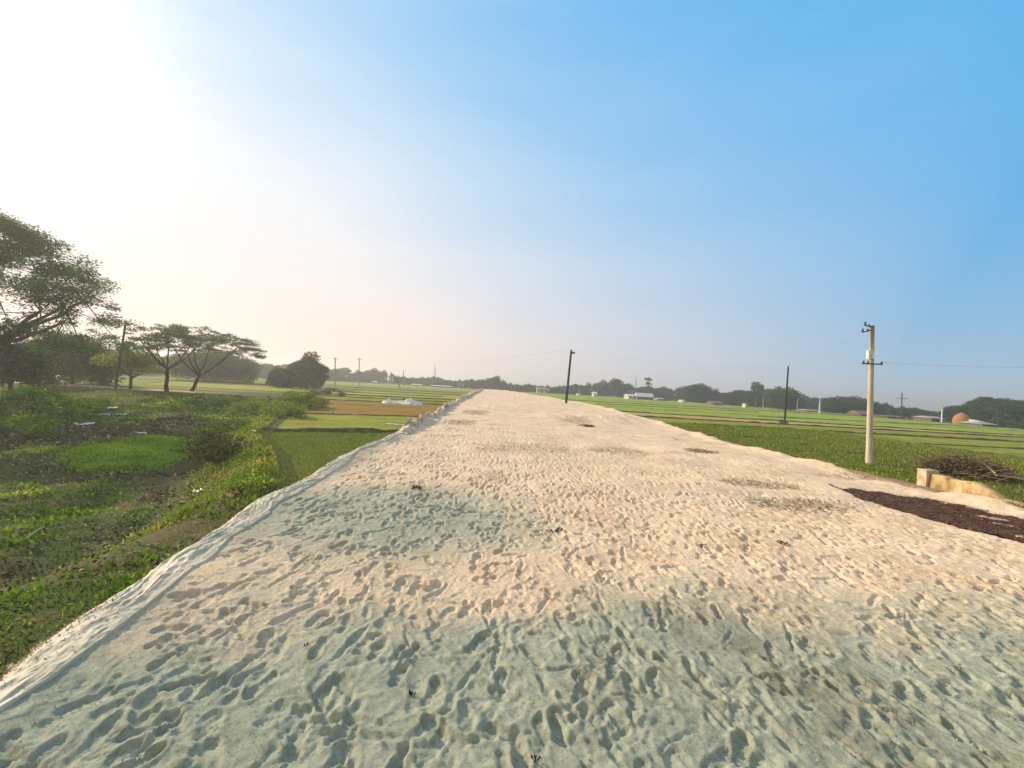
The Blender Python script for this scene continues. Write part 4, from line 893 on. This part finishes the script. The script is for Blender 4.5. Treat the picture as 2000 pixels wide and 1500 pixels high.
# litter in the ditch
def ditch_pt(px_, py_):
    y = 30.
    lo_, hi_ = 3., 60.
    for _ in range(40):
        y = (lo_+hi_)/2; x_, _, z_ = atd(px_, py_, y)
        if z_ > tz(x_, y): lo_ = y
        else: hi_ = y
    return x_, y
for i, (px_, py_, w_, d_, lab) in enumerate(((214, 800, 1.1, .8, 'largest white plastic sheet crumpled in the ditch'), (236, 812, .7, .5, 'small white plastic piece right of the crumpled sheet'), (205, 812, .6, .5, 'white plastic piece just below the crumpled sheet'), (165, 832, .9, .5, 'flat white plastic bag lowest left in the ditch litter'), (130, 823, .7, .4, 'white plastic bag left of the flat bag in the ditch'), (150, 820, .5, .3, 'thin white plastic scrap above the flat bag in the ditch'), (386, 963, .22, .30, 'bright white plastic bag on the near slope below the field'), (358, 983, .12, .12, 'small white scrap just left of the bright slope bag'), (410, 960, .07, .07, 'tiny white scrap right of the bright slope bag'), (275, 848, .8, .25, 'pale plastic strip at the top of the lime grass'), (495, 845, .3, .15, 'pale scrap by the bund at the near field corner'))):
    x, y = ditch_pt(px_, py_); scrap('plastic_bag', x, y, w_, d_, M_plas, lab, 'plastic bag', rz=rng.uniform(0, 3), h=.10*w_+.03, seed=600+i, curl=1.2)
mb = MB(); a_ = ditch_pt(52, 1060); b_ = ditch_pt(88, 1036)
mb.tube([(a_[0], a_[1], tz(*a_)+.10), ((a_[0]+b_[0])/2, (a_[1]+b_[1])/2, tz((a_[0]+b_[0])/2, (a_[1]+b_[1])/2)+.13), (b_[0], b_[1], tz(*b_)+.10)], [.012, .014, .01], 6)
tag(mb.build('stick', flat('pale_stick', (.4, .36, .28))), 'pale straight stick lying among weeds in the ditch', 'stick')
# white sacks heap on the left field
x, y = at(785, 789, -1.5)
for i, (px_, w_, h_, lab) in enumerate(((763, 1.6, .42, 'left white plastic heap on the rust coloured field'), (780, 1.7, .28, 'middle flat white plastic heap on the rust coloured field'), (802, 1.9, .45, 'right white plastic heap on the rust coloured field'))):
    hx_, hy_ = atd(px_+2, 789, y)[:2]; gx, gy = np.meshgrid(np.linspace(-1, 1, 30), np.linspace(-1, 1, 30)); r = np.hypot(gx, gy)
    Z = h_*np.clip(1-r**2, -.2, 1)**1*(1+1.1*fbm(gx*2.6+i*5, gy*2.6, 700+i, 3))+.16*fbm(gx*6, gy*6, 710+i, 3)
    me = np_mesh('plastic_heap', np.stack([gx*w_*.8, gy*w_*.6, np.where(r < 1.05, Z, -.1)], -1).reshape(-1, 3), grid_faces(30, 30), M_plas, smooth=True)
    tag(link_mesh('plastic_heap', me, None, (hx_, hy_+(i % 2)*.6, -1.5)), lab, 'plastic heap')
shrub('weed_tuft', 793, 784, 1.6, 1.2, .9, M_l_dark, 'dark weed tuft behind the white plastic heaps', cat='weed', seed=40, dist=y+2.2, ncl=8, per=400, size=.16)
x, y = at(772, 830, -1.5); scrap('plastic_strip', x, y, 1.3, .25, M_plas, 'pale plastic strip on the green plot near the road', 'plastic strip', h=.04, seed=720)
x, y = at(651, 808, -1.5); scrap('plastic_bag', x, y, .3, .3, M_plas, 'single small white bag on the rust coloured field', 'plastic bag', h=.12, seed=721)

# ------------------------------------------------------------------ sheeting along the left rim
M_sheet = noise_mat('dusty_sheeting', [(0.3, (0.34, 0.32, 0.23)), (0.45, (0.48, 0.43, 0.31)), (0.6, (0.62, 0.51, 0.37)), (0.75, (0.82, 0.72, 0.56))], 4, detail=7, rough=.65, spec=.3, bump=.35, bscale=25, bdist=.01)
M_rim = noise_mat('soiled_sheeting', [(0.33, (0.12, 0.085, 0.06)), (0.40, (0.50, 0.30, 0.15)), (0.48, (0.62, 0.46, 0.30)), (0.56, (0.70, 0.60, 0.45)), (0.72, (0.82, 0.74, 0.60))], 1.6, detail=9, rough=.8, bump=.5, bscale=14, bdist=.03)
def sheeting(y0, y1, step, t0, t1, nt_, amp, seed, label, across=7.0, mat=None):
    yy = []; y = y0
    while y < y1: yy.append(y); y += step(y)
    yy = np.array(yy); tt = np.linspace(0, 1, nt_)
    wl = t0+.12*fbm(yy*1.3, yy*0, seed, 3); wr = t1(yy)*(1+.45*fbm(yy*.9, yy*0, seed+1, 3))
    T = -wl[:, None]+(wl+wr)[:, None]*tt[None, :]; Yg = np.repeat(yy[:, None], nt_, 1); X = roadL(Yg)+T
    i = np.clip(np.searchsorted(RY, Yg.ravel()), 0, len(RY)-1); j = np.clip(((X.ravel()-lo[i])/cell[i]).astype(int), 0, NC-1)
    zr = RZ[i, j].reshape(X.shape); zt_ = terrain(X, Yg); base = np.where(T > -.3, np.maximum(zr, zt_), zt_+.03)
    wp = fbm(Yg*.8, T*1.0, seed+2, 3)*1.3
    f1 = 1-np.abs(fbm(T*across+wp*2.2, Yg*.9+wp, seed+3, 3)); f2 = 1-np.abs(fbm(T*across*2.3+wp*4, Yg*1.8, seed+4, 3))
    tp = (sstep(0, 1, (yy-yy[0])/.6)*sstep(0, 1, (yy[-1]-yy)/.6))[:, None]
    lump = .5+.6*fbm(Yg*1.1, T*2, seed+5, 4)
    edge = np.sin(np.clip(tt, 0, 1)*math.pi)[None, :]**.4
    Z = base+.012+tp*edge*amp*((f1**3*1.0+f2**3*.6)*(.25+1.1*np.clip(.5+fbm(Yg*.9, T*4, seed+9, 3)*1.6, 0, 1))+lump*.7-.35)+amp*.1
    Z = np.where(edge < .12, base-.01, Z)
    me = np_mesh('ground_sheet', np.stack([X, Yg, Z], -1).reshape(-1, 3), grid_faces(len(yy), nt_), mat or M_sheet, smooth=True)
    tag(link_mesh('ground_sheet', me), label, 'plastic sheet')
sheeting(0.3, 13.4, lambda y: max(.014, .0032*y), .24, lambda y: .10+.03*y*(y < 5)+.12*(y >= 5), 100, .015, 800, 'creased cream plastic sheeting along the left rim nearest the camera', 10)
sheeting(12.6, 41.2, lambda y: .05, .28, lambda y: .30+0*y, 50, .13, 840, 'lumpy sheeting along the left rim beside the rust coloured field', 6, M_rim)
sheeting(40.4, 125, lambda y: .22, .45, lambda y: .4+0*y, 20, .2, 860, 'distant lumpy rim sheeting running to the road end', 3, M_rim)
k = 22000; y = 1.2+rng.random(k)**1.3*26; x = roadL(y)+rng.normal(-.2, .12, k); sel = fbm(x*2, y*1.5, 950, 3)+rng.normal(0, .2, k) > -.15; x, y = x[sel], y[sel]
tag(scatter_quads('rim_soil_crumbs', np.stack([x, y, np.maximum(terrain(x, y), [road_z(a_, b_) for a_, b_ in zip(x, y)])+.02], -1), rng.uniform(.005, .018, len(x))*(1+y*.14), .4, leaf_mat('rim_soil', [(0, (.16, .11, .06)), (.35, (.38, .26, .16)), (.7, (.58, .46, .32)), (1, (.78, .68, .52))], 0), 1.3), kind='stuff')
k = 9000; y = 1.2+rng.random(k)**1.2*12; x = roadL(y)+.02-np.abs(rng.normal(0, .35, k)); sel = fbm(x*1.2, y*1.2, 955, 3) > .12; x, y = x[sel], y[sel]
tag(scatter_quads('rim_weeds', np.stack([x, y, terrain(x, y)+.02], -1), rng.uniform(.04, .11, len(x)), .6, M_weed, 3), kind='stuff')
def fold(ptsxy, r, label, seed):
    mb = MB(); P = []
    for i, (a_, b_) in enumerate(ptsxy): P.append(Vector((a_, b_, road_z(a_, b_)-r*.35)))
    Q = []
    for i in range(len(P)-1):
        for f in np.linspace(0, 1, 8, endpoint=False): Q.append(P[i].lerp(P[i+1], f)+Vector((0, 0, float(fbm(np.array([i+f]), np.array([seed*1.]), seed, 2)[0])*r*.8)))
    Q.append(P[-1]); k = len(Q); mb.tube(Q, [r*(.25+1.0*math.sin(math.pi*(i+.5)/k))*(.8+.4*random.random()) for i in range(k)], 8)
    tag(mb.build('sheet_fold', M_sheet, smooth=True), label, 'plastic sheet')
# ------------------------------------------------------------------ bits on the sand
k = 26000; y = 1.35+rng.random(k)**1.6*7; x = rng.uniform(0, 1, k)*(roadR(y)-roadL(y)-.5)+roadL(y)+.25
kk = fbm(x*2.5, y*2.5, 900, 3)+rng.normal(0, .15, k) > .02; x, y = x[kk], y[kk]
z = np.array([road_z(a_, b_) for a_, b_ in zip(x, y)])+.001
M_crumb = noise_mat('sand_crumb', [(0.3, (0.30, 0.28, 0.21)), (0.7, (0.55, 0.46, 0.34))], 1.5, rough=.95)
tag(scatter_quads('sand_crumbs', np.stack([x, y, z], -1), rng.uniform(.004, .012, len(x)), .7, M_crumb, 1.1), kind='stuff')

k = 3400; y = 1.5+rng.random(k)**1.6*28; x = rng.uniform(0, 1, k)*(roadR(y)-roadL(y)-1.2)+roadL(y)+.7
z = np.array([road_z(a_, b_) for a_, b_ in zip(x, y)])+.002
D_ = np.hypot(x, y)
tag(scatter_quads('sand_specks', np.stack([x, y, z], -1), rng.uniform(.005, .015, k)*(1+D_*.10), .1, leaf_mat('speck', [(0, (.03, .025, .02)), (.7, (.08, .06, .04)), (1, (.3, .2, .12))], 0), 1.8), kind='stuff')
Ps = []
for i, (px_, py_, rx_, ry_) in enumerate(((930, 805, .8, 2.2), (900, 825, .7, 1.5), (1030, 878, 1.6, 1.2), (1210, 882, .9, .9), (1370, 883, .5, .4), (1560, 985, .9, .4), (1145, 832, .4, .6), (1480, 945, .8, .4), (1700, 925, 1.4, .4), (1120, 822, .9, 1.6))):
    cx_, cy_ = at(px_, py_, 0); kk = 700; a_ = rng.uniform(0, 6.28, kk); r = np.sqrt(rng.random(kk)); Ps.append(np.stack([cx_+np.cos(a_)*r*rx_, cy_+np.sin(a_)*r*ry_], -1))
P = np.concatenate(Ps); z = np.array([road_z(a_, b_) for a_, b_ in P])+.004
tag(scatter_quads('straw_bits', np.column_stack([P, z]), rng.uniform(.04, .12, len(P)), .12, leaf_mat('straw_bit', [(0, (.12, .08, .04)), (.6, (.26, .18, .09)), (1, (.42, .32, .17))], .1), 7), kind='stuff')
def clod(px_, py_, s, label, mat, n_=9, twig=False):
    x, y = at(px_, py_, 0); z = road_z(x, y); random.seed(px_); e = empty('debris', (x, y, z), label, 'debris'); mb = MB()
    for i in range(n_):
        a_ = random.uniform(0, 6.28); r = random.uniform(0, s)
        p = Vector((math.cos(a_)*r, math.sin(a_)*r, .006)); d = Vector((random.uniform(-1, 1), random.uniform(-1, 1), .1))*s*.6
        mb.tube([p, p+d*.5+Vector((0, 0, .012)), p+d], [s*.14, s*.17, s*.05], 5)
    mb.build('fragments', mat, e)
M_char = flat('char', (.025, .022, .02))
clod(803, 1355, .022, 'black charred crumbs on the grey sand at lower left centre', M_char)
clod(1045, 1485, .022, 'dark twig bits at the bottom edge of the picture', M_char, 7)
clod(1370, 1062, .06, 'grey clod on the cream sand right of centre', flat('clod', (.16, .14, .11)))
clod(815, 952, .09, 'brown leaf bits on the left sand near the rim', flat('leafbit', (.12, .07, .04)), 14)
clod(1093, 1030, .10, 'dark flat scrap half buried in the middle of the sand', flat('clod2', (.14, .12, .1)), 6)
clod(1147, 833, .30, 'dark weed remains on the sand mound ahead', flat('weedrem', (.08, .07, .04)), 12)
clod(600, 1262, .02, 'dark crumb beside footprints left of centre', M_char, 5)
clod(1530, 1062, .06, 'brown debris on the right sand before the litter hollow', flat('leafbit2', (.14, .08, .05)), 8)

# ------------------------------------------------------------------ air
hz_m = bpy.data.materials.new('haze'); hz_m.use_nodes = True; n = hz_m.node_tree.nodes; n.clear()
vo = n.new('ShaderNodeVolumePrincipled'); vo.inputs['Color'].default_value = (1.0, 0.98, 0.96, 1); vo.inputs['Density'].default_value = 0.0013; vo.inputs['Anisotropy'].default_value = 0.38
ou = n.new('ShaderNodeOutputMaterial'); hz_m.node_tree.links.new(vo.outputs[0], ou.inputs['Volume'])
mb = MB(); mb.box((0, 2980, 13), (8400, 6100, 34)); o = mb.build('haze', hz_m); tag(o, kind='stuff')
print('done')
